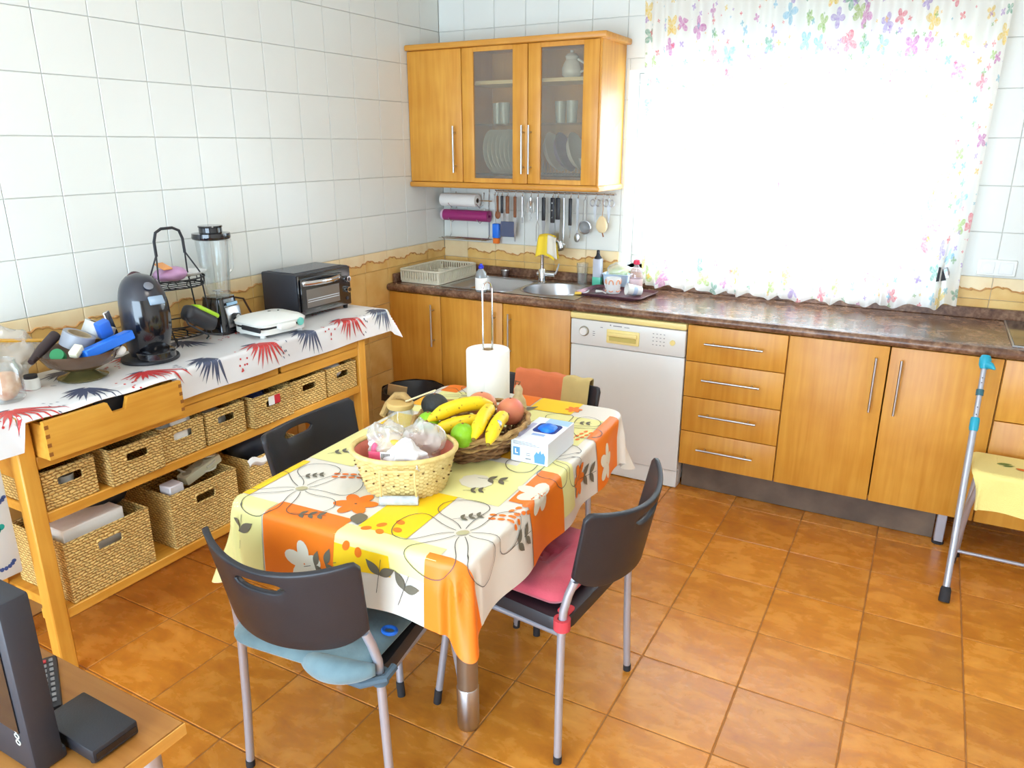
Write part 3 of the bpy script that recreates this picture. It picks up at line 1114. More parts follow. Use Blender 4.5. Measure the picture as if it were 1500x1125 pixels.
class Print:
    """flat printed shapes that follow a cloth surface f(u, v, eps)"""
    def __init__(self, f, eps, lim=None):
        self.f, self.e, self.mb, self.lim = f, eps, MB(), lim

    def pt(self, u, v):
        if self.lim:
            a, b, c, d = self.lim
            u, v = min(max(u, a), b), min(max(v, c), d)
        return self.f(u, v, self.e)

    def rect(self, a0, a1, b0, b1, step=.012):
        if self.lim:
            a0, a1 = max(a0, self.lim[0]), min(a1, self.lim[1])
            b0, b1 = max(b0, self.lim[2]), min(b1, self.lim[3])
        nu, nv = max(1, int((a1 - a0) / step)), max(1, int((b1 - b0) / step))
        self.mb.grid(lambda s, t: self.pt(a0 + (a1 - a0) * s, b0 + (b1 - b0) * t), nu, nv)

    def blob(self, cx, cy, rx, ry, rot=0, n=14, rings=2, petals=0, depth=.25):
        c, s = cos(rot), sin(rot)
        vs = [self.pt(cx, cy)]
        for k in range(1, rings + 1):
            for j in range(n):
                a = 2 * pi * j / n
                q = 1.0 if not petals else 1 - depth + depth * abs(cos(a * petals / 2))
                x, y = rx * cos(a) * k / rings * q, ry * sin(a) * k / rings * q
                vs.append(self.pt(cx + c * x - s * y, cy + s * x + c * y))
        fs = [(0, 1 + j, 1 + (j + 1) % n) for j in range(n)]
        for k in range(rings - 1):
            o_ = 1 + k * n
            fs += [(o_ + j, o_ + n + j, o_ + n + (j + 1) % n, o_ + (j + 1) % n) for j in range(n)]
        self.mb.add(vs, fs)

    def leaf(self, x0, y0, x1, y1, w, n=14):
        dx, dy = x1 - x0, y1 - y0
        l = sqrt(dx * dx + dy * dy) or 1
        nx_, ny_ = -dy / l, dx / l
        vs, fs = [], []
        for i in range(n + 1):
            t = i / n
            h = w * sin(pi * min(.98, max(.02, t)) ** .8)
            vs += [self.pt(x0 + dx * t + nx_ * h, y0 + dy * t + ny_ * h), self.pt(x0 + dx * t - nx_ * h, y0 + dy * t - ny_ * h)]
        fs = [(2 * i, 2 * i + 1, 2 * i + 3, 2 * i + 2) for i in range(n)]
        self.mb.add(vs, fs)

    def line(self, pts, w=.0012, closed=False):
        P = [Vector(p) for p in pts]
        k = len(P)
        vs = []
        for i in range(k):
            a, b = P[max(0, i - 1)], P[min(k - 1, i + 1)]
            d = (b - a).normalized() if (b - a).length > 0 else Vector((1, 0))
            nrm = Vector((-d.y, d.x))
            for s in (1, -1):
                q = P[i] + nrm * w * s
                vs.append(self.pt(q.x, q.y))
        self.mb.add(vs, [(2 * i, 2 * i + 1, 2 * i + 3, 2 * i + 2) for i in range(k - 1)])


def bez(p0, p1, p2, p3, n=14):
    out = []
    for i in range(n + 1):
        t = i / n
        out.append(tuple((1 - t) ** 3 * a + 3 * t * (1 - t) ** 2 * b + 3 * t * t * (1 - t) * c + t ** 3 * d for a, b, c, d in zip(p0, p1, p2, p3)))
    return out


def crumple(c, rx, ry, rz, amp=.25, freq=14, seed=0, n=28, m=16, flat=0.0, ridge=False):
    """crushed bag-like closed surface"""
    mb = MB()

    def fn(p):
        k = 1 + amp * noise.noise(Vector((p.x, p.y, p.z)) * freq + Vector((seed, seed * 1.7, 3))) + amp * .5 * noise.noise(Vector((p.x, p.y, p.z)) * freq * 2.3 + Vector((seed, 9, seed)))
        if ridge:
            w = Vector((p.x, p.y, p.z)) * freq + Vector((seed, seed * 1.7, 3))
            k = 1 + amp * (.55 - 2.2 * abs(noise.noise(w))) + amp * .45 * (.5 - 2 * abs(noise.noise(w * 2.1)))
        q = p * k
        if flat and q.z < -flat:
            q.z = -flat
        return q
    mb.ell(c, rx, ry, rz, n, m, fn=fn)
    return mb


# ================================================================== bench along the left wall
BT = .90
bn = thing('kitchen_bench', 'long birch kitchen bench with drawers and two basket shelves', 'bench')
XF, XB, YL, YR = .45, .06, -2.915, -1.35
obj('top', MB().box(XB, XF + .005, -3.12, -1.19, BT - .026, BT, .004), M['wood_bench'], bn)
for (x0, y0) in ((XF - .05, YL), (XF - .05, YR - .05), (XB + .01, YL), (XB + .01, YR - .05)):
    obj('leg', MB().box(x0, x0 + .05, y0, y0 + .05, 0, BT - .026, .004), M['wood_bench_z'], bn)
obj('front_rail', MB().box(XF - .03, XF - .003, YL + .05, YR - .05, .722, .762, .003), M['wood_bench'], bn)
for y in (YL + .008, YR - .042):
    obj('side_rail', MB().box(XB + .06, XF - .05, y, y + .022, .70, .872), M['wood_bench'], bn)
obj('back_rail', MB().box(XB + .02, XB + .042, YL + .05, YR - .05, .70, .872), M['wood_bench'], bn)
for z in (.578, .238):
    obj('shelf', MB().box(XB + .012, XF - .004, YL + .05 if z > .3 else YL + .05, YR - .05, z - .034, z, .003), M['wood_bench'], bn)
for x in (.13, .37):
    obj('side_stretcher', MB().box(x, x + .03, YL + .012, YL + .034, .205, .24), M['wood_bench'], bn)
nt0 = [(-2.862, -2.388, .062), (-2.378, -1.892, 0), (-1.882, -1.402, 0)]
for i, (y0, y1, pull) in enumerate(nt0):
    xf = XF + pull
    z0, z1 = (.766, .868) if not pull else (.764, .884)
    fm = MB()
    ym = (y0 + y1) / 2
    nw = .035
    # front with a notch cut in the top edge
    poly = [(y0 + .003, z0), (y1 - .003, z0), (y1 - .003, z1), (ym + nw, z1), (ym + nw * .62, z1 - .036), (ym - nw * .62, z1 - .036), (ym - nw, z1), (y0 + .003, z1)]
    vs = [(xf - .016, y, z) for y, z in poly] + [(xf, y, z) for y, z in poly]
    k = len(poly)
    tri = [(0, 1, 4, 5), (1, 2, 3, 4), (0, 5, 6, 7)]
    fm.add(vs, [f[::-1] for f in tri] + [tuple(k + q for q in f) for f in tri] + [(q, (q + 1) % k, k + (q + 1) % k, k + q) for q in range(k)])
    dr_ = obj('drawer', fm, M['wood_bench'], bn, 20)
    if not pull:
        obj('drawer_lip', MB().box(XF - .016, XF - .001, y0 + .003, y1 - .003, .7665, .772), M['wood_bench'], dr_, 0)
    bx_ = MB().box(xf - .33, xf - .016, y0 + .004, y0 + .016, z0, z1 - .012).box(xf - .33, xf - .016, y1 - .016, y1 - .004, z0, z1 - .012).box(xf - .33, xf - .016, y0 + .016, y1 - .016, z0 + .004, z0 + .012)
    obj('drawer_box', bx_, M['wood_bench'], dr_, 0)
    if pull:
        jt = MB()
        for q in range(4):
            zz = z0 + .012 + q * .028
            for yy in (y0 + .0028, y1 - .0148):
                jt.box(xf - .0005, xf + .0006, yy, yy + .012, zz, zz + .012)
        obj('dovetail_ends', jt, pm('end_grain', (150, 92, 30), .7), dr_, 0, kind='stuff')
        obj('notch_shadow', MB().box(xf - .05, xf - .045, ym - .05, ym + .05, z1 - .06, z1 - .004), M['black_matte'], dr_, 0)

# ---- baskets
def basket(x0, x1, y0, y1, z0, z1, hw, hh, hz, label, group, tilt=0):
    """woven box basket with an open top and a hand hole in the front"""
    t_ = thing('storage_basket', label, 'basket', ((x0 + x1) / 2, (y0 + y1) / 2, z0), tilt, group)
    w, d, h = (y1 - y0) / 2, (x1 - x0) / 2, z1 - z0
    th = .009
    body = MB()
    for sx in (1,):
        body.box(d - th, d, -w, -hw, 0, h).box(d - th, d, hw, w, 0, h).box(d - th, d, -hw, hw, 0, hz - hh).box(d - th, d, -hw, hw, hz + hh, h)
    body.box(-d, -d + th, -w, w, 0, h).box(-d + th, d - th, -w, -w + th, 0, h).box(-d + th, d - th, w - th, w, 0, h).box(-d + th, d - th, -w + th, w - th, 0, .008)
    obj('body', body, M['basket'], t_, 0)
    ring = [(d - .004, -w + .004, h), (d - .004, w - .004, h), (-d + .004, w - .004, h), (-d + .004, -w + .004, h)]
    obj('rim', MB().tube(ring, .0075, 8, closed=True), M['basket'], t_)
    hr = [(d, hw * cos(a), hz + hh * sin(a)) for a in [2 * pi * k / 20 for k in range(20)]]
    hr = [(d, hw * (1 if cos(a) > 0 else -1) * min(1, abs(cos(a)) * 1.25), hz + hh * (1 if sin(a) > 0 else -1) * min(1, abs(sin(a)) * 1.25)) for a in [2 * pi * k / 24 for k in range(24)]]
    obj('hand_hole_binding', MB().tube(hr, .004, 6, closed=True), M['basket'], t_)
    return t_


small = [(-2.858, -2.690, 'leftmost small basket on the upper bench shelf', 0), (-2.652, -2.458, 'second small basket on the upper bench shelf, pulled slightly forward', .02), (-2.448, -2.268, 'third small basket on the upper bench shelf, holding papers', 0), (-2.255, -2.075, 'fourth small basket on the upper bench shelf with white paper in its hand hole', 0),
         (-2.048, -1.838, 'fifth small basket on the upper bench shelf with a red and white tag', .02), (-1.825, -1.618, 'sixth small basket on the upper bench shelf, dark inside', 0), (-1.605, -1.412, 'rightmost small basket on the upper bench shelf, filled with white cloth', 0)]
for y0, y1, lb, fx in small:
    basket(.15, .438 + fx, y0, y1, .579, .698, .042, .017, .083, 'woven ' + lb, 'small baskets on the upper bench shelf')
for y0, y1, lb in ((-2.835, -2.535, 'large woven basket at the left of the lower bench shelf, holding a white box'), (-2.448, -2.150, 'large woven basket on the lower bench shelf holding a power strip'), (-2.085, -1.78, 'large woven basket behind the left chair, lined with pale cloth')):
    basket(.14, .438, y0, y1, .239, .445, .045, .018, .155, lb, 'large baskets on the lower bench shelf')

cloth_w = pm('white_cotton', (232, 230, 226), .9, bump=.3, bscale=60)
cloth_g = pm('grey_cotton', (150, 152, 160), .9, bump=.3, bscale=60)
tag(obj('folded_papers', MB().box(.30, .41, -2.36, -2.30, .60, .718, .001).box(.26, .40, -2.43, -2.37, .60, .712, .001).box(.425, .4275, -2.395, -2.33, .64, .720), M['paper']), 'sheaf of printed papers sticking out of the third small basket', 'papers')
tag(obj('white_cup', MB().lathe([(0, 0), (.024, 0), (.03, .07), (.028, .07), (.022, .004), (0, .004)], 18, Matrix.Translation((.385, -2.765, .588))), M['ceramic']), 'white cup seen through the hand hole of the leftmost basket', 'cup')
tag(obj('white_napkins', crumple((.33, -2.165, .64), .07, .06, .045, .2, 12, 3, flat=.04), cloth_w), 'white napkins inside the fourth small basket', 'napkins')
tag(obj('blue_cloth', crumple((.30, -1.95, .665), .09, .07, .06, .25, 12, 5, flat=.05), pm('dark_blue_cloth', (52, 62, 110), .9)), 'dark blue cloth bulging from the fifth small basket', 'cloth')
tg = thing('price_tag', 'red and white tag on the front of the fifth small basket', 'tag', (.4605, -1.94, .672))
obj('white_half', MB().box(0, .002, -.03, .0, -.018, .018), M['paper'], tg, 0)
obj('red_half', MB().box(0, .002, .0, .03, -.018, .018), M['red'], tg, 0)
tag(obj('white_towels', crumple((.315, -1.508, .665), .10, .072, .048, .2, 11, 8, flat=.04), cloth_w), 'white folded towels heaped in the rightmost small basket', 'towels')
tag(obj('document_box', MB().box(.20, .40, -2.81, -2.60, .26, .475, .003), M['paper'], rot=None), 'white box of papers standing in the left large basket', 'box')
tag(obj('black_pouch', crumple((.24, -2.60, .47), .09, .10, .05, .25, 9, 2, flat=.2), M['black_matte']), 'black pouch lying on the left large basket', 'pouch')
ps = thing('power_strip', 'cream power strip lying across the second large basket', 'power strip', (.345, -2.24, .462), rot=(radians(14), 0, radians(0)))
obj('housing', MB().box(-.028, .028, -.085, .085, -.018, .018, .006, 2), pm('cream_plastic', (232, 226, 190), .4), ps)
for k in range(3):
    obj('socket', MB().cyl((0, -.055 + .052 * k, .018), (0, -.055 + .052 * k, .0195), .018, n=18), pm('socket_shade', (196, 190, 158), .6), ps)
cd_ = MB()
pts = []
for k in range(60):
    a = k / 60 * 2 * pi * 2.6
    pts.append((.30 + .075 * cos(a) + .01 * sin(3 * a), -2.23 + .075 * sin(a), .468 + .03 * sin(a * .7) + .0006 * k))
cd_.tube(pts, .0045, 7)
tag(obj('cable_coil', cd_, pm('cream_cable', (228, 222, 196), .5)), 'coiled cream cable in the second large basket', 'cable')
tag(obj('small_pack', MB().box(.36, .42, -2.43, -2.37, .40, .475, .004), pm('white_pack', (224, 220, 222), .5)), 'small white pack in the corner of the second large basket', 'packet')
tag(obj('dark_bag', crumple((.28, -1.935, .455), .105, .115, .085, .2, 9, 6, flat=.1), pm('dark_grey_bag', (52, 56, 64), .5)), 'dark grey plastic bag stuffed in the large basket behind the left chair', 'bag')
rl = MB()
rl.grid(lambda u, v: Vector((.438 + .012 * sin(v * pi), -2.09 + u * .32, .452 - .035 * v + .010 * sin(u * 20))), 24, 4)
tag(obj('basket_lining', rl, cloth_w), 'pale cloth folded over the rim of the large basket behind the chair', 'cloth')

# ---- oilcloth on the bench
BR = (XB, XF + .004, -3.6, -1.185)


def bench_cloth(u, v, e=0.0):
    """u: distance across (x), v: along the bench (y)"""
    if u > XF - .01 and -2.9 < v < -2.392:
        # lies flat to the open drawer and tucks behind its front
        k = (u - (XF - .01))
        return Vector((min(u, XF + .046), v, BT + .0025 + e - max(0, u - (XF + .03)) * .6 + .002 * sin(v * 30)))
    p = drape(u, v, BR, .006, BT + .0025, .010, .10, .35, e, .005, .41)
    return p


ocl = thing('oilcloth', 'white oilcloth printed with red and blue fan leaves on the bench', 'tablecloth')
U0, U1, V0, V1 = XB + .004, XF + .112, -3.25, -1.085
mb = MB()
NU, NV = 60, 240
oc_m = pm('white_oilcloth', (236, 234, 232), .35, col2=(226, 224, 224), vscale=3)
us = [U0 + (U1 - U0) * i / NU for i in range(NU + 1)]


def hem(v):
    # overhang is short over the pulled drawer, long elsewhere
    if -2.9 < v < -2.392:
        return XF + .048
    return U1


mb.grid(lambda s, t: bench_cloth(U0 + (hem(V0 + (V1 - V0) * t) - U0) * s, V0 + (V1 - V0) * t), NU, NV)
o = obj('cloth', mb, oc_m, ocl, 60, fix=False)
random.seed(11)
lim = (U0, U1 - .002, V0, V1 - .002)
blue_p, red_p = Print(bench_cloth, .0012, lim), Print(bench_cloth, .0016, lim)
heads = [(.405, -1.215, 0), (.40, -1.455, 1), (.405, -1.70, 0), (.405, -1.955, 1), (.40, -2.20, 0), (.36, -2.42, 1), (.36, -2.63, 0), (.37, -2.87, 1), (.36, -3.07, 0),
         (.13, -1.33, 1), (.12, -1.57, 0), (.13, -1.82, 1), (.12, -2.07, 0), (.13, -2.31, 1), (.12, -2.55, 0), (.12, -2.78, 1)]
for hx, hy, c in heads:
    P = red_p if c else blue_p
    n = 11
    for k in range(n):
        a = radians(-72 + (112 if c else 84) * k / (n - 1)) + random.uniform(-.05, .05)
        l = random.uniform(.125, .155) * (.8 + .35 * k / n)
        x1, y1 = hx + l * cos(a), hy + l * sin(a)
        if hy > -2.42 and hy < -2.35:
            l *= .5
        P.leaf(hx + .012 * cos(a), hy + .012 * sin(a), x1, y1, .0056)
    Q = blue_p
    for k in range(9):
        a = radians(60 + 60 * random.random()) * random.choice((1, -1))
        l = random.uniform(.03, .07)
        Q.leaf(hx, hy, hx + l * cos(a) * .4, hy - abs(l * sin(a)) * 1.2, .004)
    for k in range(9):
        if not c:
            a, b = hx + .04 + random.uniform(0, .10), hy + .09 + random.uniform(-.02, .05)
            red_p.blob(a, b, .0042, .0042, n=8, rings=1)
        else:
            a, b = hx + .02 + random.uniform(0, .12), hy + .08 + random.uniform(-.01, .03)
            blue_p.leaf(a, b, a + .012, b + .006, .0022, 4)
obj('blue_leaf_print', blue_p.mb, pm('slate_blue_print', (78, 86, 112), .4), ocl, 60, kind='stuff', fix=False)
obj('red_leaf_print', red_p.mb, pm('coral_red_print', (206, 62, 60), .4), ocl, 60, kind='stuff', fix=False)
CLT = BT + .0035                  # top of the oilcloth

# ---- mini oven
ov = thing('mini_oven', 'black tabletop mini oven with steel handle on the bench', 'oven', (.06, -1.577, CLT + .016), -.017)
d_, w_, h_ = .215, .3455, .188
obj('housing', MB().box(0, d_, 0, w_, 0, h_, .008, 2), M['black_soft'], ov)
obj('top_plate', MB().box(.02, d_ - .03, .02, w_ - .02, h_, h_ + .0025, .001), pm('dark_top_sheet', (62, 64, 74), .25), ov)
fr_ = obj('front_frame', MB().box(d_, d_ + .008, .004, w_ - .004, .004, h_ - .004, .003), M['black_gloss'], ov)
dr_ = obj('oven_door', MB().box(d_ + .008, d_ + .018, .012, w_ - .07, .02, h_ - .022, .003), M['black_gloss'], ov)
obj('oven_window', MB().box(d_ + .018, d_ + .0195, .04, w_ - .095, .036, h_ - .07), pm('dim_oven_glass', (120, 112, 104), .12), dr_, 0)
obj('grill_rack', MB().tube([(d_ + .0196, .045, .072), (d_ + .0196, w_ - .10, .072)], .0016, 5).tube([(d_ + .0196, .045, .062), (d_ + .0196, w_ - .10, .062)], .0016, 5), M['steel'], dr_)
hb_ = MB()
hb_.grid(lambda u, v: Vector((d_ + .020 + .03 * sin(pi * u), .02 + (w_ - .10) * u, h_ - .052 + .022 * v)), 18, 2)
ho = obj('oven_handle', hb_, M['chrome'], dr_, 60, fix=False)
ho.modifiers.new('thickness', 'SOLIDIFY').thickness = .006
for k, zz in enumerate((.128, .078)):
    kb = obj('knob', MB().cyl((d_ + .006, w_ - .033, zz), (d_ + .026, w_ - .033, zz), .0155, .0135, 20), M['chrome'], ov)
    obj('knob_face', MB().cyl((d_ + .026, w_ - .033, zz), (d_ + .0268, w_ - .033, zz), .009, n=16), M['black_gloss'], kb)
obj('indicator', MB().cyl((d_ + .006, w_ - .033, .036), (d_ + .011, w_ - .033, .036), .008, n=14), M['black_soft'], ov)
for x in (.02, d_ - .02):
    for y in (.02, w_ - .02):
        obj('foot', MB().cyl((x, y, -.016), (x, y, .001), .010, .012, 12), M['rubber'], ov)

# ---- coffee machine
cm = thing('coffee_machine', 'egg-shaped glossy black capsule coffee machine on the bench', 'coffee machine', (.245, -2.305, CLT), radians(-12))
obj('base', MB().lathe([(0, 0), (.098, 0), (.10, .004), (.098, .012), (.085, .018), (0, .018)], 36), M['black_matte'], cm)


def egg(k, off=0.0):
    def fn(u, v):
        a = 2 * pi * u
        z = .016 + .30 * v
        t = v
        rw = .082 * (max(0, 1 - (abs(t - .42) / .58) ** 3.4)) ** .5 if t > .42 else .082 * (1 - .28 * ((.42 - t) / .42) ** 2)
        rd = rw * 1.05
        cx = -.012 + .02 * sin(pi * t)
        x, y = cx + (rd + off) * cos(a), (rw + off) * sin(a)
        return Vector((x, y, z + off * .5 * t))
    return fn


obj('body', MB().grid(egg(1), 36, 24, cu=True), pm('dark_pearl_shell', (44, 46, 56), .28, coat=.4), cm, 50, weld=True)
fp = MB()
f0 = egg(1, .005)
fp.grid(lambda u, v: f0((-.13 + .26 * u) % 1.0 if (-.13 + .26 * u) >= 0 else 1 + (-.13 + .26 * u), .05 + .66 * v), 14, 16)
obj('front_panel', fp, M['black_gloss'], cm, 50, fix=False)
obj('drip_tray', MB().lathe([(0, .016), (.062, .016), (.066, .02), (.066, .04), (.058, .046), (0, .046)], 30, Matrix.Translation((.052, 0, 0))), M['black_gloss'], cm)
vp = f0(.02, .70)
obj('selector', MB().box(-.004, .006, -.026, .026, -.016, .016, .004, 2, Matrix.Translation(vp) @ Matrix.Rotation(-.5, 4, 'Y')), pm('pale_display', (150, 170, 190), .2), cm)
vp = f0(.0, .86)
obj('badge', MB().lathe([(0, 0), (.016, 0), (.016, .004), (.012, .006), (0, .006)], 22, Matrix.Translation(vp) @ Matrix.Rotation(.75, 4, 'Y')), pm('grey_badge', (120, 122, 130), .35), cm)

# ---- two-tier wire fruit stand
st = thing('wire_fruit_stand', 'black two-tier wire fruit stand with tall loop handle by the wall', 'fruit stand', (.13, -2.075, CLT))
wr = M['black_matte']
hd_ = [(0, -.065, .345), (0, -.066, .40), (0, -.055, .433), (0, -.03, .445), (0, .02, .445), (0, .048, .432), (0, .06, .40), (0, .062, .345)]
obj('handle', MB().tube(hd_, .0055, 8), wr, st)
rd_ = MB()
for s in (-1, 1):
    y = -.065 if s < 0 else .062
    rd_.tube([(0, y, .35), (.035, y + s * .03, .27), (.05, y + s * .035, .13), (.075, y + s * .02, .02)], .003, 6)
    rd_.tube([(0, y, .35), (-.025, y + s * .02, .27), (-.03, y + s * .04, .13), (-.03, y + s * .03, .02)], .003, 6)
obj('uprights', rd_, wr, st)
for z, r_ in ((.255, .095), (.225, .09)):
    obj('upper_ring', MB().tube([(r_ * cos(a), r_ * sin(a) * 1.25, z) for a in [2 * pi * k / 32 for k in range(32)]], .003, 6, closed=True), wr, st)
for z, r_ in ((.075, .097), (.03, .085)):
    obj('lower_ring', MB().tube([(r_ * .9 * cos(a), r_ * sin(a) * 1.2, z) for a in [2 * pi * k / 32 for k in range(32)]], .003, 6, closed=True), wr, st)
scr = MB()
for k in range(10):
    a0 = 2 * pi * k / 10
    pts = []
    for q in range(14):
        b = q / 13 * 2 * pi * .85
        aa = a0 + .16 * cos(b)
        pts.append((.093 * cos(aa), .093 * sin(aa) * 1.25, .24 + .014 * sin(b)))
    scr.tube(pts, .002, 5)
obj('scroll_work', scr, wr, st)
wires = MB()
for k in range(8):
    y = -.10 + .2 * k / 7
    hx = .09 * sqrt(max(.02, 1 - (y / .112) ** 2))
    wires.tube([(-hx, y, .226), (hx, y, .226)], .002, 5)
    wires.tube([(-hx * .82, y * .95, .032), (hx * .82, y * .95, .032)], .002, 5)
for k in range(4):
    a = pi / 4 + k * pi / 2
    wires.tube([(.085 * cos(a), .10 * sin(a), .03), (.09 * cos(a), .105 * sin(a), .012), (.08 * cos(a), .095 * sin(a), .003)], .003, 6)
obj('wire_floor', wires, wr, st)
tag(obj('purple_packet', crumple((.135, -2.09, CLT + .272), .055, .06, .028, .25, 16, 4), pm('lilac_foil', (196, 150, 190), .4)), 'lilac packet on the upper tier of the wire fruit stand', 'packet')
tag(obj('orange_sachet', MB().box(-.03, .03, -.02, .02, 0, .006, .002, 1, Matrix.Translation((.14, -2.125, CLT + .304)) @ Matrix.Rotation(.3, 4, 'Y')), pm('orange_sachet', (236, 160, 90), .4)), 'small orange sachet on top of the lilac packet', 'sachet')
tag(obj('white_saucer', MB().lathe([(0, 0), (.045, 0), (.068, .012), (.07, .015), (.064, .014), (.04, .004), (0, .004)], 28, Matrix.Translation((.13, -2.01, CLT + .258))), M['ceramic']), 'white saucer on the upper tier beside the lilac packet', 'saucer')
for k, (x, y, c) in enumerate(((.10, -2.215, (72, 34, 44)),)):
    tag(obj('beetroot', crumple((x, y - .005, CLT + .27), .03, .03, .028, .15, 20, 9), pm('dark_beetroot', c, .6)), 'dark red beetroot at the left edge of the wire stand', 'vegetable')
for k, (x, y, lb) in enumerate(((.15, -2.02, 'left brown potato on the lower tier of the wire stand'), (.11, -1.975, 'right brown potato on the lower tier of the wire stand'))):
    tag(obj('potato', crumple((x, y, CLT + .065), .042, .05, .034, .12, 14, k + 3), pm('potato_skin', (178, 122, 66), .7, var=.25, vscale=30)), lb, 'potato', 'potatoes on the wire stand')
# lime and black handheld chopper leaning on the stand
hc = thing('hand_chopper', 'black handheld chopper with lime green grip leaning on the wire stand', 'chopper', (.262, -2.09, CLT + .118), rot=(radians(-30), 0, radians(8)))
obj('body', MB().box(-.03, .03, -.075, .085, -.035, .028, .022, 3), M['black_pl'], hc)
obj('green_grip', MB().box(-.024, .024, -.035, .085, .02, .04, .012, 3), pm('lime_green', (176, 224, 40), .35), hc)
obj('cable', MB().tube([(0, -.07, -.02), (.02, -.06, -.05), (.04, .02, -.06), (.05, .09, -.04)], .004, 7), M['black_matte'], hc)

# ---- blender
bl = thing('jug_blender', 'black and silver blender with clear glass jug against the wall', 'blender', (.125, -1.875, CLT), radians(6))
obj('motor_base', MB().prism(rrect(-.075, .075, -.07, .07, .03), 0, .012).grid(lambda u, v: Vector((*[c * (1 - .28 * v) for c in rrect(-.072, .072, -.068, .068, .03)[int(round(u * 24)) % 24]], .012 + .13 * v)), 24, 6, cu=True).prism([(x * .72, y * .72) for x, y in rrect(-.072, .072, -.068, .068, .03)], .142, .150), M['black_gloss'], bl, 50)
pl = Matrix.Translation((.068, .005, .066)) @ Matrix.Rotation(-.15, 4, 'Y')
pn = obj('control_plate', MB().box(-.004, .004, -.04, .04, -.04, .045, .003, 2, pl), M['steel'], bl)
obj('control_knob', MB().cyl(pl @ Vector((.003, 0, -.005)), pl @ Vector((.022, 0, -.005)), .022, .020, 22), M['black_gloss'], bl)
obj('knob_cap', MB().cyl(pl @ Vector((.022, 0, -.005)), pl @ Vector((.0235, 0, -.005)), .014, n=18), M['chrome'], bl)
obj('label_strip', MB().box(.003, .0055, -.03, .03, .05, .062, 0, 1, pl), pm('pale_blue_label', (150, 190, 220), .4), bl, 0)
jugp = [(.045, .150), (.05, .158), (.056, .24), (.066, .385), (.068, .39), (.063, .388), (.052, .24), (.045, .162), (.0, .158)]
jg_ = obj('glass_jug', MB().lathe(jugp, 30), M['glass'], bl)
obj('jug_handle', MB().tube([(0, .062, .375), (0, .10, .37), (0, .104, .33), (0, .095, .25), (0, .062, .225)], .007, 8), M['glass'], bl)
obj('blade', MB().box(-.025, .025, -.004, .004, .168, .171).box(-.004, .004, -.02, .02, .172, .175).cyl((0, 0, .158), (0, 0, .172), .008), M['steel'], bl)
obj('lid', MB().lathe([(.064, .382), (.074, .386), (.076, .392), (.074, .408), (.045, .412), (.045, .430), (.048, .433), (.046, .438), (0, .438)], 30), M['black_gloss'], bl)
obj('cable_behind', MB().tube([(-.02, .07, .02), (-.03, .10, .09), (-.045, .14, .115), (-.045, .19, .10), (-.03, .215, .03), (-.02, .24, .004)], .0045, 7), pm('brown_cable', (78, 54, 44), .5), bl)

# ---- sandwich maker
sm = thing('sandwich_maker', 'white clamshell sandwich maker lying on the bench', 'sandwich maker', (.315, -1.785, CLT), radians(-8))


def shell(z0, z1, dome, sgn):
    def fn(u, v):
        P_ = rrect(-.105, .105, -.125, .125, .05, 8)
        k = int(round(u * len(P_))) % len(P_)
        x, y = P_[k]
        f = 1 - .94 * v ** 1.0
        return Vector((x * f, y * f, z0 + (z1 - z0) * min(1, v * 6) + dome * (1 - f * f) * sgn))
    return fn


obj('lower_shell', MB().prism(rrect(-.10, .10, -.12, .12, .05, 8), .014, .036), M['white_pl'], sm, 40)
obj('seam', MB().prism(rrect(-.097, .097, -.117, .117, .05, 8), .036, .046), M['black_matte'], sm, 40)
nP = len(rrect(-.105, .105, -.125, .125, .05, 8))
obj('upper_shell', MB().prism(rrect(-.103, .103, -.123, .123, .05, 8), .046, .058).grid(shell(.058, .066, .022, 1), nP, 12, cu=True), M['white_pl'], sm, 45)
obj('handle', MB().box(.09, .125, -.04, .04, .03, .056, .008, 2), M['white_pl'], sm)
obj('hinge_block', MB().box(-.02, .105, -.128, -.118, .03, .05, .004), M['black_matte'], sm)
obj('lamp_dot', MB().cyl((.02, .03, .0885), (.02, .03, .0905), .004, n=12), M['black_matte'], sm)
obj('sticker', MB().cyl((.1025, .075, .045), (.1045, .075, .045), .017, n=22), pm('mint_sticker', (120, 214, 200), .5), sm)
for x, y in ((.07, .09), (.07, -.09), (-.07, .09), (-.07, -.09)):
    obj('foot', MB().cyl((x, y, 0), (x, y, .015), .012, n=12), M['white_pl'], sm)

# ---- footed bowl of odds and ends
bo = thing('footed_bowl', 'brown glass footed bowl crammed with tape rolls on the bench', 'bowl', (.25, -2.565, CLT))
obj('foot', MB().lathe([(0, 0), (.072, 0), (.078, .006), (.05, .016), (.03, .03), (.028, .034)], 30), pm('olive_glass', (96, 88, 52), .15), bo)
obj('bowl', MB().lathe([(.028, .032), (.06, .036), (.10, .055), (.128, .095), (.131, .10), (.125, .098), (.097, .062), (.06, .044), (0, .04)], 34), pm('brown_smoked_glass', (92, 66, 46), .12), bo)


def tape(loc, rot, r0, r1, w, c, label):
    o_ = thing('tape_roll', label, 'tape', loc, rot=rot, group='tape rolls in the footed bowl')
    obj('tape', MB().lathe([(r0 + .004, -w / 2), (r1, -w / 2), (r1, w / 2), (r0 + .004, w / 2)], 30, None, True), c, o_)
    obj('core', MB().lathe([(r0, -w / 2), (r0 + .004, -w / 2), (r0 + .004, w / 2), (r0, w / 2)], 30, None, True), pm('card_core', (190, 172, 140), .8), o_)


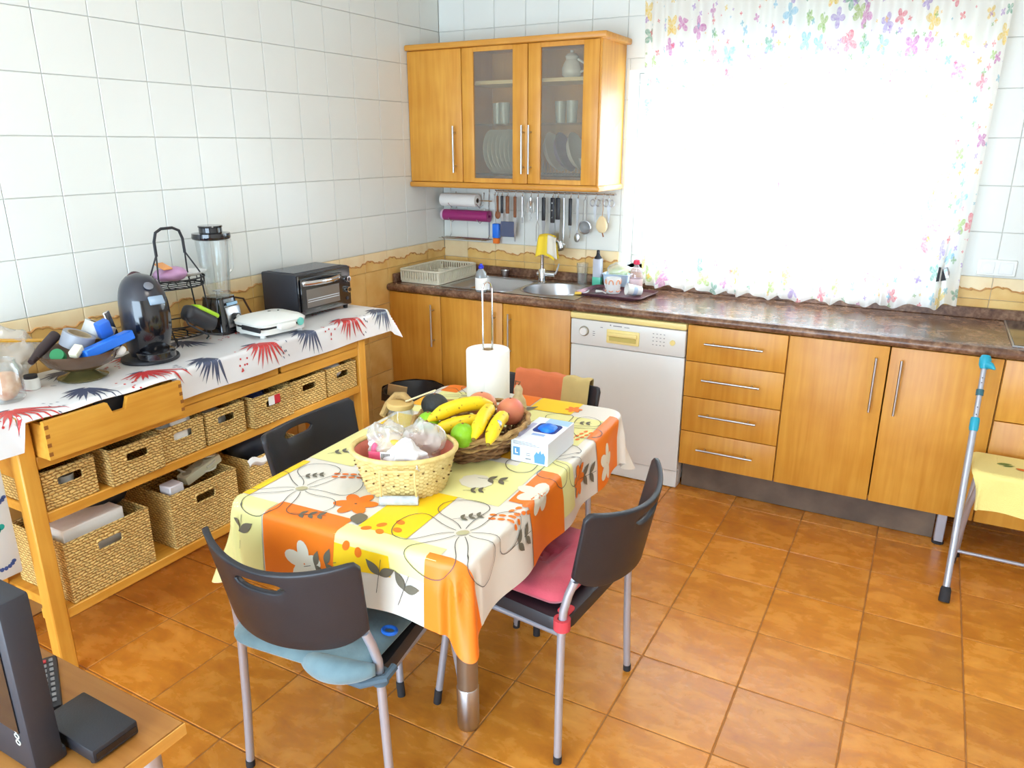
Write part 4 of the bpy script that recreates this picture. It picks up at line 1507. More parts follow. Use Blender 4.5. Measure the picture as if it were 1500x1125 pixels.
tape((.235, -2.555, CLT + .125), (radians(-18), radians(16), 0), .034, .05, .048, pm('grey_tape', (150, 152, 160), .35), 'grey tape roll lying in the middle of the footed bowl')
tape((.20, -2.455, CLT + .135), (radians(-25), radians(10), 0), .034, .05, .048, pm('silver_tape', (206, 206, 204), .3), 'silvery tape roll at the right of the footed bowl')
bb = obj('blue_box', MB().box(-.022, .022, -.095, .095, -.016, .016, .003), M['blue'], loc=(.315, -2.505, CLT + .108), rot=(radians(9), radians(-8), radians(4)))
tag(bb, 'long bright blue box lying across the bowl rim', 'box')
tag(obj('blue_clip', MB().box(-.016, .016, -.022, .022, -.03, .03, .006, 2), pm('blue_clip_plastic', (52, 110, 206), .4), loc=(.262, -2.475, CLT + .15), rot=(.3, .2, 0)), 'blue plastic clip standing beside the silvery tape', 'clip')
tag(obj('green_spool', MB().lathe([(0, -.018), (.02, -.018), (.022, -.012), (.016, -.008), (.016, .008), (.022, .012), (.02, .018), (0, .018)], 20), pm('green_thread', (36, 124, 72), .6), loc=(.285, -2.655, CLT + .10), rot=(.6, .9, 0)), 'green thread spool at the left rim of the bowl', 'spool')
tag(obj('cream_eraser', MB().box(-.014, .014, -.022, .022, -.012, .012, .004, 2), pm('cream_eraser', (236, 230, 200), .7), loc=(.32, -2.615, CLT + .112), rot=(.5, .2, .5)), 'cream eraser block on the bowl rim', 'eraser')
tag(obj('silver_bracket', MB().box(-.004, .004, -.012, .012, -.05, .05, .002), M['chrome'], loc=(.205, -2.41, CLT + .145), rot=(.25, 0, 0)), 'thin silver bracket sticking up at the right of the bowl', 'bracket')
tag(obj('yellow_pencil', MB().tube([(.36, -2.525, CLT + .085), (.30, -2.505, CLT + .06)], .005, 6), pm('yellow_pencil', (240, 200, 40), .5)), 'yellow pencil stub poking out below the blue box', 'pencil')
tag(obj('bottle_stopper', crumple((.325, -2.47, CLT + .082), .018, .02, .016, .2, 20, 3), M['white_pl']), 'small white stopper under the right end of the blue box', 'stopper')
tag(obj('dark_scissor_case', MB().tube([(.225, -2.71, CLT + .085), (.195, -2.65, CLT + .112), (.165, -2.585, CLT + .14)], [.010, .017, .018], 12), pm('dark_brown_case', (58, 44, 44), .5)), 'dark brown case leaning diagonally at the left of the bowl', 'case')
# ---- bags and jars at the left end
tag(obj('bread_bag', crumple((.115, -2.765, CLT + .085), .065, .135, .10, .3, 12, 12, 44, 24, flat=.075, ridge=True), M['bag_clear']), 'crinkled clear bread bag behind the footed bowl', 'bag')
tag(obj('yellow_ruler', MB().box(-.01, .01, -.11, .11, -.002, .002), pm('amber_plastic', (226, 168, 40), .4), loc=(.165, -2.71, CLT + .15), rot=(radians(-14), .3, radians(8))), 'amber plastic ruler leaning on the clear bread bag', 'ruler')
gj = thing('sweet_jar', 'glass jar of orange sweets at the left end of the bench', 'jar', (.28, -2.825, CLT))
obj('glass', MB().lathe([(0, .001), (.042, .001), (.05, .01), (.05, .10), (.04, .115), (.04, .13), (.037, .13), (.037, .115), (.046, .10), (.046, .012), (0, .005)], 26), M['glass'], gj)
obj('sweets', crumple((0, 0, .05), .042, .042, .045, .12, 30, 5), pm('orange_sweets', (206, 130, 80), .4, col2=(232, 190, 150), vscale=40), gj)
wc = thing('white_pot', 'small white lidded pot with black label beside the jar', 'pot', (.225, -2.72, CLT))
obj('body', MB().lathe([(0, 0), (.022, 0), (.024, .004), (.024, .034), (.02, .036), (0, .036)], 20), M['white_pl'], wc)
obj('cap', MB().lathe([(.0, .036), (.02, .036), (.02, .046), (0, .046)], 20), M['black_matte'], wc)

# ---- printed bag hanging at the left end of the bench
hgm = pm('white_paper_bag', (222, 228, 230), .6)
hg = thing('hanging_bag', 'white bag printed with blue and teal birds hanging at the bench end', 'bag', (.40, -3.14, .415))
obj('bag', MB().box(-.02, .02, -.19, .19, 0, .40, .008, 2), hgm, hg)
obj('strap', MB().tube([(0, -.10, .39), (0, -.06, .452), (0, .06, .452), (0, .10, .39)], .006, 8), hgm, hg)
pb = Print(lambda u, v, e: Vector((.0205 + e, u, v)), .0004)
pt_ = Print(lambda u, v, e: Vector((.0205 + e, u, v)), .0006)
for k, (y, z) in enumerate(((.14, .055), (.15, .26), (.02, .08), (.03, .30), (-.10, .06), (-.09, .25))):
    for q in range(8):
        a = pi + .2 + (pi - .5) * q / 7
        pb.blob(y + .03 * cos(a), z + .02 * sin(a), .007, .006, a, 8, 1)
for k, (y, z) in enumerate(((.12, .155), (-.01, .19), (-.12, .15), (.13, .36))):
    pt_.blob(y, z, .034, .017, .2, 16, 2)
    pt_.blob(y + .034, z + .012, .011, .010, 0, 10, 1)
obj('blue_bird_print', pb.mb, pm('navy_print', (62, 84, 140), .6), hg, 0, kind='stuff', fix=False)
obj('teal_bird_print', pt_.mb, pm('teal_print', (24, 160, 146), .6), hg, 0, kind='stuff', fix=False)

# ================================================================== dining table
TT = .752                          # table top surface
TA = .05                           # table is turned a little
TC = (1.49, -2.19)
tb = thing('dining_table', 'rectangular dining table with thick round metal legs under the floral cloth', 'table', (TC[0], TC[1], 0), TA)
HW, HL = .352, .565
obj('table_top', MB().prism(rrect(-HW, HW, -HL, HL, .05, 6), TT - .024, TT - .001), M['wood_stand'], tb)
obj('apron', MB().box(-.27, .27, -.40, -.38, .66, TT - .024).box(-.27, .27, .38, .40, .66, TT - .024).box(-.27, -.25, -.38, .38, .66, TT - .024).box(.25, .27, -.38, .38, .66, TT - .024), M['steel_matte'], tb, 0)
for sx, sy in ((1, -1), (-1, -1), (1, 1), (-1, 1)):
    x, y = (.187 if sx > 0 else -.282), (-.27 if sy < 0 else .393)
    lg = obj('leg', MB().lathe([(0, .03), (.031, .03), (.031, TT - .026), (0, TT - .026)], 28, Matrix.Translation((x, y, 0))), M['table_leg'], tb)
    obj('foot_sleeve', MB().lathe([(0, 0), (.029, 0), (.032, .006), (.033, .012), (.033, .14), (.031, .143)], 28, Matrix.Translation((x, y, 0))), M['steel'], lg)

# tablecloth -------------------------------------------------------
TR = (-HW - .003, HW + .003, -HL - .003, HL + .003)
OH = .19
LIM = (-HW - OH, HW + OH, -HL - OH, HL + OH)


def tcloth(u, v, e=0.0):
    # the corners of the sheet are rounded off: pull far corner points inwards
    qx, qy = min(max(u, -HW), HW), min(max(v, -HL), HL)
    dx, dy = u - qx, v - qy
    if dx and dy:
        d = sqrt(dx * dx + dy * dy)
        c_, s_ = abs(dx) / d, abs(dy) / d
        k = max(c_, s_) * (1 + .16 * 2 * c_ * s_)
        u, v = qx + dx * k, qy + dy * k
    return drape(u, v, TR, .052, TT + .0015, .014, .05, .26, e, .009, .30)


tcl = thing('tablecloth', 'white tablecloth with orange and yellow blocks and outlined flowers', 'tablecloth', (TC[0], TC[1], 0), TA)
mb = MB()
mb.grid(lambda s, t: tcloth(LIM[0] + (LIM[1] - LIM[0]) * s, LIM[2] + (LIM[3] - LIM[2]) * t), 150, 210)
obj('cloth', mb, pm('cream_white_oilcloth', (236, 230, 218), .4, col2=(228, 220, 208), vscale=2.5), tcl, 70, fix=False)
pale, yel, org, cream, gry, lin_ = [Print(tcloth, e, LIM) for e in (.0014, .0018, .0023, .0028, .0032, .0034)]
for r_ in ((.013, .30, -.285, -.03), (-.37, -.20, -.245, .02), (.05, .335, .19, .435), (.0, .29, -.64, -.53), (-.60, -.23, -.80, -.52), (-.33, -.06, .24, .50), (-.10, .06, .05, .30), (.23, .5, -.03, .06), (-.60, -.40, -.2, .1)):
    pale.rect(*r_)
for r_ in ((-.48, -.335, -.515, -.27), (.035, .178, -.53, -.285), (.05, .21, .44, .575), (.0, .16, -.66, -.60), (-.34, -.20, .08, .20), (-.5, -.36, .10, .28)):
    yel.rect(*r_)
for r_ in ((-.225, .004, -.80, -.508), (.262, .55, -.80, -.56), (.309, .62, -.246, -.03), (-.34, -.27, .48, .75), (-.05, .045, .463, .75), (.338, .62, .26, .49), (-.60, -.40, -.46, -.28)):
    org.rect(*r_)
amb = Print(tcloth, .0020, LIM)
amb.rect(.095, .19, .005, .125)
amb.rect(-.38, -.30, .30, .40)
# solid flowers
for (x, y, r_) in ((-.043, -.436, .058), (.36, -.64, .04), (.44, .115, .055), (.20, .50, .03)):
    for k in range(6):
        a = 2 * pi * k / 6 + .35
        org.blob(x + r_ * .55 * cos(a), y + r_ * .55 * sin(a), r_ * .5, r_ * .30, a, 16, 2)
# pale overprinted petals on the orange blocks
for (x, y) in ((.36, -.17), (-.10, -.69), (.47, .34)):
    for k in range(5):
        a = 2 * pi * k / 5 + .4
        cream.blob(x + .034 * cos(a), y + .034 * sin(a), .032, .021, a, 14, 2)
cream.blob(.175, -.178, .05, .045, 0, 24, 3, 9, .12)
cream.blob(-.245, -.14, .045, .04, 0, 24, 3, 9, .12)
# outlined flowers


def outline_flower(cx, cy, R=.165, rot=0.0, w=.0011):
    for k in range(5):
        a = rot + 2 * pi * k / 5
        c_, s_ = cos(a), sin(a)

        def T(x, y):
            return (cx + c_ * x - s_ * y, cy + s_ * x + c_ * y)
        pts = bez(T(.02, .006), T(R * .5, .02), T(R * .55, R * .62), T(R * .95, R * .38)) + bez(T(R * .95, R * .38), T(R * 1.2, R * .1), T(R * 1.0, -R * .45), T(R * .7, -R * .35))[1:] + bez(T(R * .7, -R * .35), T(R * .45, -R * .2), T(R * .4, -.02), T(.02, -.006))[1:]
        lin_.line([Vector(p) for p in pts], w)
    khaki.blob(cx, cy, .017, .011, rot, 12, 2)


khaki = Print(tcloth, .0036, LIM)
outline_flower(-.232, -.427, .155, .55)
outline_flower(.286, -.449, .165, .75)
outline_flower(.30, .05, .13, .2)
outline_flower(-.22, .46, .12, .4)
outline_flower(.24, .33, .12, .9)


def sprig(x, y, a, n=3, s=.03, P=None, stem=True):
    P = P or gry
    c_, s_ = cos(a), sin(a)
    for k in range(n):
        bx, by = x + c_ * s * .95 * k, y + s_ * s * .95 * k
        for q in (1, -1):
            aa = a + q * .9
            P.leaf(bx, by, bx + s * cos(aa), by + s * sin(aa), s * .24)
    if stem:
        lin_.line([Vector((x - c_ * s, y - s_ * s)), Vector((x + c_ * s * n * .9, y + s_ * s * n * .9))], .0008)


sprig(-.275, -.36, .7, 3, .020)
sprig(.245, -.385, .75, 3, .022)
sprig(.20, -.150, .2, 2, .032)
sprig(.19, -.235, .5, 2, .022)
sprig(-.31, -.185, .9, 2, .024)
sprig(-.25, -.10, .4, 2, .022)
sprig(-.135, -.545, .3, 3, .026)
sprig(.13, -.66, 1.4, 1, .05)
sprig(.20, -.68, 1.2, 1, .05)
sprig(-.30, -.64, 1.5, 1, .05)
sprig(-.06, -.68, .4, 2, .045)
sprig(.43, -.33, 1.6, 2, .04)
sprig(.45, .17, 1.4, 2, .045)
sprig(.23, .25, .3, 2, .025)
sprig(.27, .38, .3, 2, .022)
gry.leaf(.0, -.475, .03, -.525, .022)
gry.leaf(.03, .40, .075, .47, .016)
for (x, y, a) in ((-.20, -.325, .35), (.315, -.352, .3), (.315, .24, 1.3), (.36, -.30, 1.2)):
    for k in range(4):
        for q in (0, 1):
            org.blob(x + cos(a) * .024 * k - sin(a) * .020 * q, y + sin(a) * .024 * k + cos(a) * .020 * q, .010, .006, a, 10, 1)
for (x, y) in ((.085, -.50), (.12, -.47), (.135, -.505), (.06, -.53), (.10, -.53), (.04, -.60), (.075, -.61)):
    org.blob(x, y, .014, .010, random.random() * 3, 12, 1)
for nm, P, c in (('pale_yellow_print', pale, (238, 232, 156)), ('yellow_print', yel, (255, 208, 26)), ('amber_print', amb, (250, 176, 30)), ('orange_print', org, (246, 124, 26)), ('petal_print', cream, (232, 226, 206)), ('grey_leaf_print', gry, (110, 104, 88)), ('flower_centre_print', khaki, (190, 182, 140)), ('outline_print', lin_, (86, 82, 76))):
    obj(nm, P.mb, pm(nm + '_ink', c, .45), tcl, 70, kind='stuff', fix=False)

# ================================================================== chairs
def back_panel():
    """curved plastic back with an oval slot, as a strip mesh made solid"""
    mb = MB()
    nu, nv = 44, 5
    W0, W1 = .205, .222
    zb, zt = .535, .785
    cols = []

    def P(u, z):
        t = (z - zb) / (zt - zb)
        hw = W0 + (W1 - W0) * t
        # corner rounding: the lower corners pull in
        x = u * hw
        bow = .085 * (1 - u * u)
        ears = .018 * max(0, (abs(u) - .72) / .28) ** 1.5
        y = -.195 - .05 * t - bow + ears * .2
        return Vector((x, y, z + (.012 * (u * u) if t > .99 else 0)))
    zlo = lambda u: zb + .05 * abs(u) ** 6
    zhi = lambda u: zt - .030 * (1 - u * u) - .02 * max(0, (abs(u) - .93) / .07) ** 2
    sc_, sh, sw = .715, .015, .30
    for i in range(nu + 1):
        u = -1 + 2 * i / nu
        h = sh * sqrt(max(0, 1 - (u / sw) ** 4)) if abs(u) < sw else 0
        lo = [zlo(u) + (sc_ - h - zlo(u)) * j / nv for j in range(nv + 1)]
        hi = [sc_ + h + (zhi(u) - sc_ - h) * j / nv for j in range(nv + 1)]
        cols.append(([P(u, z) for z in lo], [P(u, z) for z in hi]))
    vs, fs = [], []
    st_ = 2 * (nv + 1)
    for lo, hi in cols:
        vs += lo + hi
    for i in range(nu):
        a, b = i * st_, (i + 1) * st_
        for j in range(nv):
            fs.append((a + j, b + j, b + j + 1, a + j + 1))
            q = nv + 1 + j
            fs.append((a + q, b + q, b + q + 1, a + q + 1))
    mb.add(vs, fs)
    return mb


def make_chair():
    t_ = thing('stacking_chair', 'charcoal plastic stacking chair', 'chair')
    o_ = obj('backrest', back_panel(), M['black_pl'], t_, 50, weld=True)
    sm_ = o_.modifiers.new('thickness', 'SOLIDIFY')
    sm_.thickness, sm_.offset = .016, 0
    bv = o_.modifiers.new('soft_edge', 'BEVEL')
    bv.width, bv.segments, bv.limit_method, bv.angle_limit = .004, 2, 'ANGLE', radians(50)
    st_ = MB()
    P0 = rrect(-.215, .215, -.19, .225, .05, 6)
    k = len(P0)

    def fn(u, v):
        x, y = P0[int(round(u * k)) % k]
        sc, z = [(0.93, .405), (1.0, .412), (1.0, .438), (.985, .448), (.90, .450), (.5, .444), (.02, .442)][int(round(v * 6))]
        nar = 1 - .13 * max(0, y) / .225
        return Vector((x * sc * nar, .0175 + (y - .0175) * sc, z))
    st_.grid(fn, k, 6, cu=True)
    obj('seat', st_, M['black_pl'], t_, 50)
    for s in (-1, 1):
        rear = [(s * .232, -.185, .0), (s * .222, -.180, .2), (s * .214, -.178, .40), (s * .212, -.182, .48), (s * .204, -.192, .53), (s * .197, -.205, .57)]
        lg = obj('rear_leg', MB().tube(rear, .0115, 12), M['steel_matte'], t_)
        obj('foot_cap', MB().cyl((s * .2325, -.185, .0), (s * .2315, -.185, .022), .0125, n=12), M['rubber'], lg)
        front = [(s * .228, .245, 0), (s * .200, .215, .30), (s * .185, .205, .41)]
        lg = obj('front_leg', MB().tube(front, .0115, 12), M['steel_matte'], t_)
        obj('foot_cap', MB().tube([(s * .2285, .2455, 0), (s * .2255, .240, .05)], .0125, 12), M['rubber'], lg)
        obj('side_tube', MB().tube([(s * .213, -.178, .40), (s * .20, -.16, .398), (s * .185, .19, .396), (s * .186, .207, .41)], .010, 10), M['steel_matte'], t_)
    return t_


ch = make_chair()
place(ch, (1.450, -2.665, 0), radians(6), 'charcoal plastic chair with blue-grey cushion nearest the camera', 'dining chairs round the table')
c2 = place(copy_tree(ch), (1.815, -2.205, 0), radians(86), 'charcoal plastic chair with pink cushion on the right of the table', 'dining chairs round the table')
c3 = place(copy_tree(ch), (1.185, -2.225, 0), radians(-88), 'charcoal plastic chair pushed in between table and bench', 'dining chairs round the table')
c4 = place(copy_tree(ch), (1.452, -1.715, 0), radians(178), 'charcoal plastic chair at the far table end with cloth over its back', 'dining chairs round the table')

# cushions


def cushion(P, hgt, tuft=(), sag=None, n=14, crease=None):
    k = len(P)
    cx, cy = sum(p[0] for p in P) / k, sum(p[1] for p in P) / k
    mb = MB()

    def fn(u, v):
        x, y = P[int(round(u * k)) % k]
        w = 2 * v - 1
        f = max(1 - abs(w), .01)
        zz = (1 if w > 0 else -1) * sqrt(max(0, 1 - f ** 6))
        # keep it wide: radial scale by layers
        px, py = cx + (x - cx) * f, cy + (y - cy) * f
        z = hgt * .5 * (1 + zz)
        if zz > 0:
            for (tx, ty, d, s) in tuft:
                z -= d * math.exp(-((px - tx) ** 2 + (py - ty) ** 2) / (s * s))
            z += .004 * noise.noise((px * 14, py * 14, 1))
            if crease:
                ex, ey = px - crease[0], py - crease[1]
                rr2 = sqrt(ex * ex + ey * ey)
                z -= .010 * max(0, cos(atan2(ey, ex) * 7)) ** 3 * math.exp(-((rr2 - .06) / .06) ** 2)
        if sag:
            z += sag(px, py)
        return Vector((px, py, z))
    mb.grid(fn, k, 48, cu=True)
    return mb


cu = thing('seat_cushion', 'faded blue-grey cushion on the nearest chair', 'cushion', (1.450, -2.665, .4505), radians(6))
velvet = pm('faded_blue_velvet', (116, 142, 148), .9, col2=(96, 122, 130), vscale=18, sheen=.4, bump=.2, bscale=90)
obj('pad', cushion(rrect(-.205, .205, -.255, .205, .08, 7), .052, tuft=((0, 0, .012, .05),), sag=None), velvet, cu, 60)
obj('bolster', MB().tube(bez((.03, -.225, .02), (.09, -.25, .02), (.15, -.25, .02), (.215, -.20, .018), 22), [.006 + .026 * sin(pi * (.04 + .92 * k / 22)) ** .6 for k in range(23)], 20), velvet, cu, 80)
obj('tie_strap', MB().tube([(.12, -.235, .0), (.19, -.225, -.012), (.235, -.19, -.008), (.235, -.15, -.004)], .011, 8).lathe([(.0125, -.012), (.021, -.012), (.021, .018), (.0125, .018)], 18, Matrix.Translation((.214, -.180, -.02)), True), pm('slate_strap', (82, 100, 112), .9), cu)
hr_ = obj('hair_tie', MB().tube([(.018 * cos(a), .014 * sin(a), 0) for a in [2 * pi * k / 20 for k in range(20)]], .005, 8, closed=True), M['blue'], loc=(1.655, -2.745, .506))
tag(hr_, 'blue hair tie lying on the blue-grey cushion', 'hair tie')
cu2 = thing('seat_cushion', 'pink tufted cushion on the right-hand chair', 'cushion', (1.815, -2.205, .4505), radians(86))
pink = pm('rose_pink_cotton', (222, 96, 112), .85, col2=(204, 72, 92), vscale=10, sheen=.3, bump=.2, bscale=120)
obj('pad', cushion(rrect(-.19, .19, -.16, .19, .04, 7), .055, tuft=((0, -.03, .026, .028), (0, -.03, .018, .09)), crease=(0, -.03)), pink, cu2, 60)
obj('tuft_button', MB().ell((0, -.03, .014), .012, .012, .006), pink, cu2)
for s in (-1, 1):
    obj('tie_strap', MB().lathe([(.0125, -.014), (.023, -.014), (.023, .018), (.0125, .018)], 18, Matrix.Translation((s * .213, -.179, -.012)), True).box(s * .17 - .02, s * .17 + .02, -.185, -.15, -.002, .012, .004), pm('red_tie', (206, 66, 74), .85), cu2)
# cloth over the far chair's back
fc = MB()


def fold_cloth(u, v):
    # u across, v over the top edge
    x = -.17 + .33 * u
    uu = x / .22
    y0 = -.245 - .085 * (1 - uu * uu)
    d = (v - .5) * .34
    top = .785 - .030 * (1 - uu * uu) + .022
    side = 1 if d > 0 else -1
    t = max(0, abs(d) - .012)
    yo = .019 * min(1, abs(d) / .012) * side
    return Vector((x, y0 + yo + .20 * t + .02 * t * side, top - t + .003 * sin(u * 25)))


fc.grid(fold_cloth, 26, 34)
fo = thing('draped_cloth', 'orange and beige cloth folded over the far chair back', 'cloth', (1.452, -1.715, 0), radians(178))
obj('orange_half', MB().grid(lambda u, v: fold_cloth(.42 + .58 * u, v), 18, 34), pm('terracotta_cloth', (226, 124, 78), .85, var=.12, vscale=14), fo, 60, fix=False)
obj('beige_half', MB().grid(lambda u, v: fold_cloth(.42 * u, v), 12, 34), pm('beige_cloth', (214, 188, 122), .85, var=.12, vscale=14), fo, 60, fix=False)

# ================================================================== things on the table
TZt = TT + .0035


def oval(rx, ry, n=48):
    return [(rx * cos(2 * pi * k / n), ry * sin(2 * pi * k / n)) for k in range(n)]


# straw basket
sb = thing('straw_basket', 'pale woven straw basket with pink lining on the table', 'basket', (1.518, -2.475, TZt), radians(28))
straw = pm('pale_straw', (232, 208, 140), .75, col2=(212, 182, 110), vscale=40, bump=.4, bscale=160)
mb = MB()
nU, nV = 120, 20


def straw_wall(u, v, off=0.0):
    a = 2 * pi * u
    z = .115 * v
    k = 1 + .30 * v ** .9
    wv = .0030 * sin(a * 30 + (pi if int(v * nV) % 2 else 0)) if off == 0 else 0
    return Vector(((.108 * k + wv + off) * cos(a), (.088 * k + wv + off) * sin(a), z))


mb.grid(lambda u, v: straw_wall(u, v), nU, nV, cu=True)
mb.prism([(x, y) for x, y in oval(.106, .086)], 0.0, .003)
obj('woven_wall', mb, straw, sb, 30)
gp = MB()
for k in range(26):
    for zz in (.045, .08):
        a = 2 * pi * (k + (.5 if zz > .05 else 0)) / 26
        v = zz / .115
        p = straw_wall(a / 2 / pi, v, .0032)
        gp.ell(p, .0035, .0035, .0018, 6, 4)
obj('weave_gaps', gp, pm('dark_weave_gap', (112, 78, 34), .9), sb, kind='stuff')
obj('rim', MB().tube([(.141 * cos(a), .1155 * sin(a), .116) for a in [2 * pi * k / 60 for k in range(60)]], .007, 10, closed=True), straw, sb)
obj('lining', MB().grid(lambda u, v: straw_wall(u, .10 + .88 * v, -.006), 80, 12, cu=True), pm('salmon_lining', (230, 134, 112), .85, var=.15, vscale=40), sb, 50)
hx = MB()
for s in (-1, 1):
    hx.tube([(s * .045 , -.1245, .10), (s * .045, -.128, .07), (s * .046, -.116, .02), (s * .05, -.112, .006)], .0028, 6)
hx.tube([(-.047, -.1255, .098), (.047, -.1255, .098)], .0028, 6)
ho_ = obj('handle', hx, straw, sb)
obj('handle_wrap', MB().tube([(-.05, -.115, .012), (.05, -.115, .012)], .0125, 14), pm('white_blue_wrap', (206, 214, 222), .6, var=.25, vscale=60), ho_)
bgp = thing('bread_packet', 'printed pink and orange bread packet in the straw basket', 'packet', (1.475, -2.475, TZt + .09), radians(20))
obj('packet', crumple((-.012, 0, .022), .052, .046, .062, .32, 17, 21, 60, 34, ridge=True), M['bag_clear'], bgp)
obj('orange_print', crumple((.022, -.036, .040), .022, .008, .014, .1, 20, 1), pm('orange_label', (246, 166, 48), .5), bgp)
obj('pink_print', crumple((-.035, -.035, .012), .012, .010, .03, .1, 20, 2), pm('pink_label', (226, 92, 130), .5), bgp)
obj('loaf', crumple((0, 0, .01), .052, .038, .04, .1, 18, 7), pm('pale_bread', (232, 208, 160), .8), bgp)
tag(obj('clear_bag', crumple((1.545, -2.425, TZt + .118), .056, .046, .056, .38, 17, 33, 60, 34, ridge=True), M['bag_clear']), 'shiny clear bag standing at the back of the straw basket', 'bag')
tag(obj('white_bag', crumple((1.552, -2.51, TZt + .105), .060, .050, .040, .38, 17, 14, 60, 34, ridge=True), M['bag_white']), 'crumpled thin white bag at the front of the straw basket', 'bag')
lbp = thing('product_label', 'pink and black label strip on the packet in the straw basket', 'label', (1.492, -2.545, TZt + .108), radians(20))
obj('pink_part', MB().box(-.032, .0, -.002, .002, -.010, .012), pm('hot_pink_label', (240, 96, 130), .5), lbp, 0)
obj('white_part', MB().box(.0, .028, -.002, .002, -.010, .012), M['paper'], lbp, 0)
bars = MB()
for k in range(6):
    bars.box(.004 + k * .004, .006 + k * .004, -.0026, -.002, -.006, .009)
obj('bar_lines', bars, M['black_matte'], lbp, 0, kind='stuff')

# fruit basket
fb = thing('fruit_basket', 'brown twig fruit basket behind the straw basket', 'basket', (1.53, -2.150, TZt), 0)
twig = pm('brown_twig', (150, 108, 66), .7, col2=(104, 70, 40), vscale=60)
twig2 = pm('pale_twig', (196, 160, 100), .7, col2=(150, 112, 62), vscale=60)
for r_i in range(8):
    z = .008 + r_i * .0095
    rr_ = .118 + .006 * r_i
    pts = []
    for k in range(96):
        a = 2 * pi * k / 96
        w = .006 * sin(a * 14 + (pi if r_i % 2 else 0))
        pts.append(((rr_ + w) * 1.0 * cos(a), (rr_ + w) * 1.12 * sin(a), z + .003 * sin(a * 7 + r_i)))
    obj('weaver', MB().tube(pts, .0056, 6, closed=True), twig2 if r_i in (5, 7) else twig, fb)
for k in range(28):
    a = 2 * pi * k / 28
    obj('stake', MB().tube([(.112 * cos(a), .125 * sin(a), .004), (.14 * cos(a), .157 * sin(a), .062), (.166 * cos(a), .186 * sin(a), .092)], .0035, 5), twig, fb)
obj('rim', MB().tube([((.172 + .003 * sin(k * 1.9)) * cos(2 * pi * k / 72), (.19 + .003 * sin(k * 1.9)) * sin(2 * pi * k / 72), .092 + .004 * sin(k * 1.1)) for k in range(72)], .0075, 7, closed=True), twig2, fb)
obj('bottom', MB().prism([(x, y) for x, y in oval(.115, .128)], .002, .008), twig, fb)


def banana(p0, p1, up, r, label, sag=.03):
    """curved tapering fruit from stem p0 to tip p1, bowed along up"""
    t_ = thing('banana', label, 'banana', group='bananas in the fruit basket')
    a, b, u = Vector(p0), Vector(p1), Vector(up)
    pts, rs = [], []
    n = 18
    for i in range(n + 1):
        s = i / n
        pts.append(a.lerp(b, s) + u * sag * 4 * s * (1 - s))
        rs.append(r * min(1, .34 + 3.2 * s) * min(1, .36 + 3.4 * (1 - s)) if 0 < i < n else r * .32)
    obj('skin', MB().tube(pts, rs, 10), M['banana'], t_, 60)
    obj('stem', MB().tube([pts[0], pts[0] + (pts[0] - pts[1]).normalized() * .022], [r * .34, r * .28], 7), M['banana_end'], t_)
    obj('tip', MB().tube([pts[-1], pts[-1] + (pts[-1] - pts[-2]).normalized() * .007], [r * .32, r * .2], 7), M['banana_end'], t_)
    return t_


def banana_mat():
    m, nt, b = new_mat('ripe_banana_skin')
    L = nt.links.new
    tc = nd(nt, 'ShaderNodeTexCoord')
    n1 = nd(nt, 'ShaderNodeTexNoise')
    n1.inputs['Scale'].default_value = 70
    n1.inputs['Detail'].default_value = 3
    L(tc.outputs['Object'], n1.inputs['Vector'])
    rp = nd(nt, 'ShaderNodeValToRGB')
    e = rp.color_ramp.elements
    e[0].position, e[0].color = .28, lin((110, 70, 20))
    e[1].position, e[1].color = .36, lin((250, 212, 30))
    L(n1.outputs['Fac'], rp.inputs['Fac'])
    L(rp.outputs['Color'], b.inputs['Base Color'])
    b.inputs['Roughness'].default_value = .45
    return m


M['banana'] = banana_mat()
M['banana_end'] = pm('banana_end', (120, 96, 30), .7)
banana((1.455, -2.275, .868), (1.565, -2.085, .882), (0, 0, 1), .0225, 'banana lying topmost across the back of the fruit', .022)
banana((1.485, -2.300, .842), (1.592, -2.155, .850), (0, 0, 1), .021, 'banana lying under the topmost one, behind the lime', .016)
banana((1.585, -2.115, .885), (1.642, -2.318, .862), (0, 0, 1), .0205, 'upright-looking banana right of the round lime', .018)
bd = banana((1.638, -2.125, .872), (1.682, -2.305, .850), (0, 0, 1), .0205, 'banana with an oval sticker, rightmost of the bunch', .018)
obj('sticker', MB().lathe([(0, 0), (.010, 0), (.011, .001), (0, .0015)], 16, Matrix.Translation((1.676, -2.238, .8895)) @ Matrix.Rotation(.45, 4, 'X') @ Matrix.Rotation(.35, 4, 'Y')), pm('sticker_white_blue', (210, 220, 232), .4, col2=(40, 60, 110), vscale=120), bd)


def fruit(name, c, r_, m_, label, cat, sq=(1, 1, 1), group=None, seed=0):
    t_ = thing(name, label, cat, c, group=group)
    obj('skin', MB().ell((0, 0, 0), r_ * sq[0], r_ * sq[1], r_ * sq[2], 26, 16), m_, t_, 60)
    obj('stem_end', MB().lathe([(0, .002), (.003, .002), (.004, -.002)], 8, Matrix.Translation((0, 0, r_ * sq[2]))), M['brown'], t_)


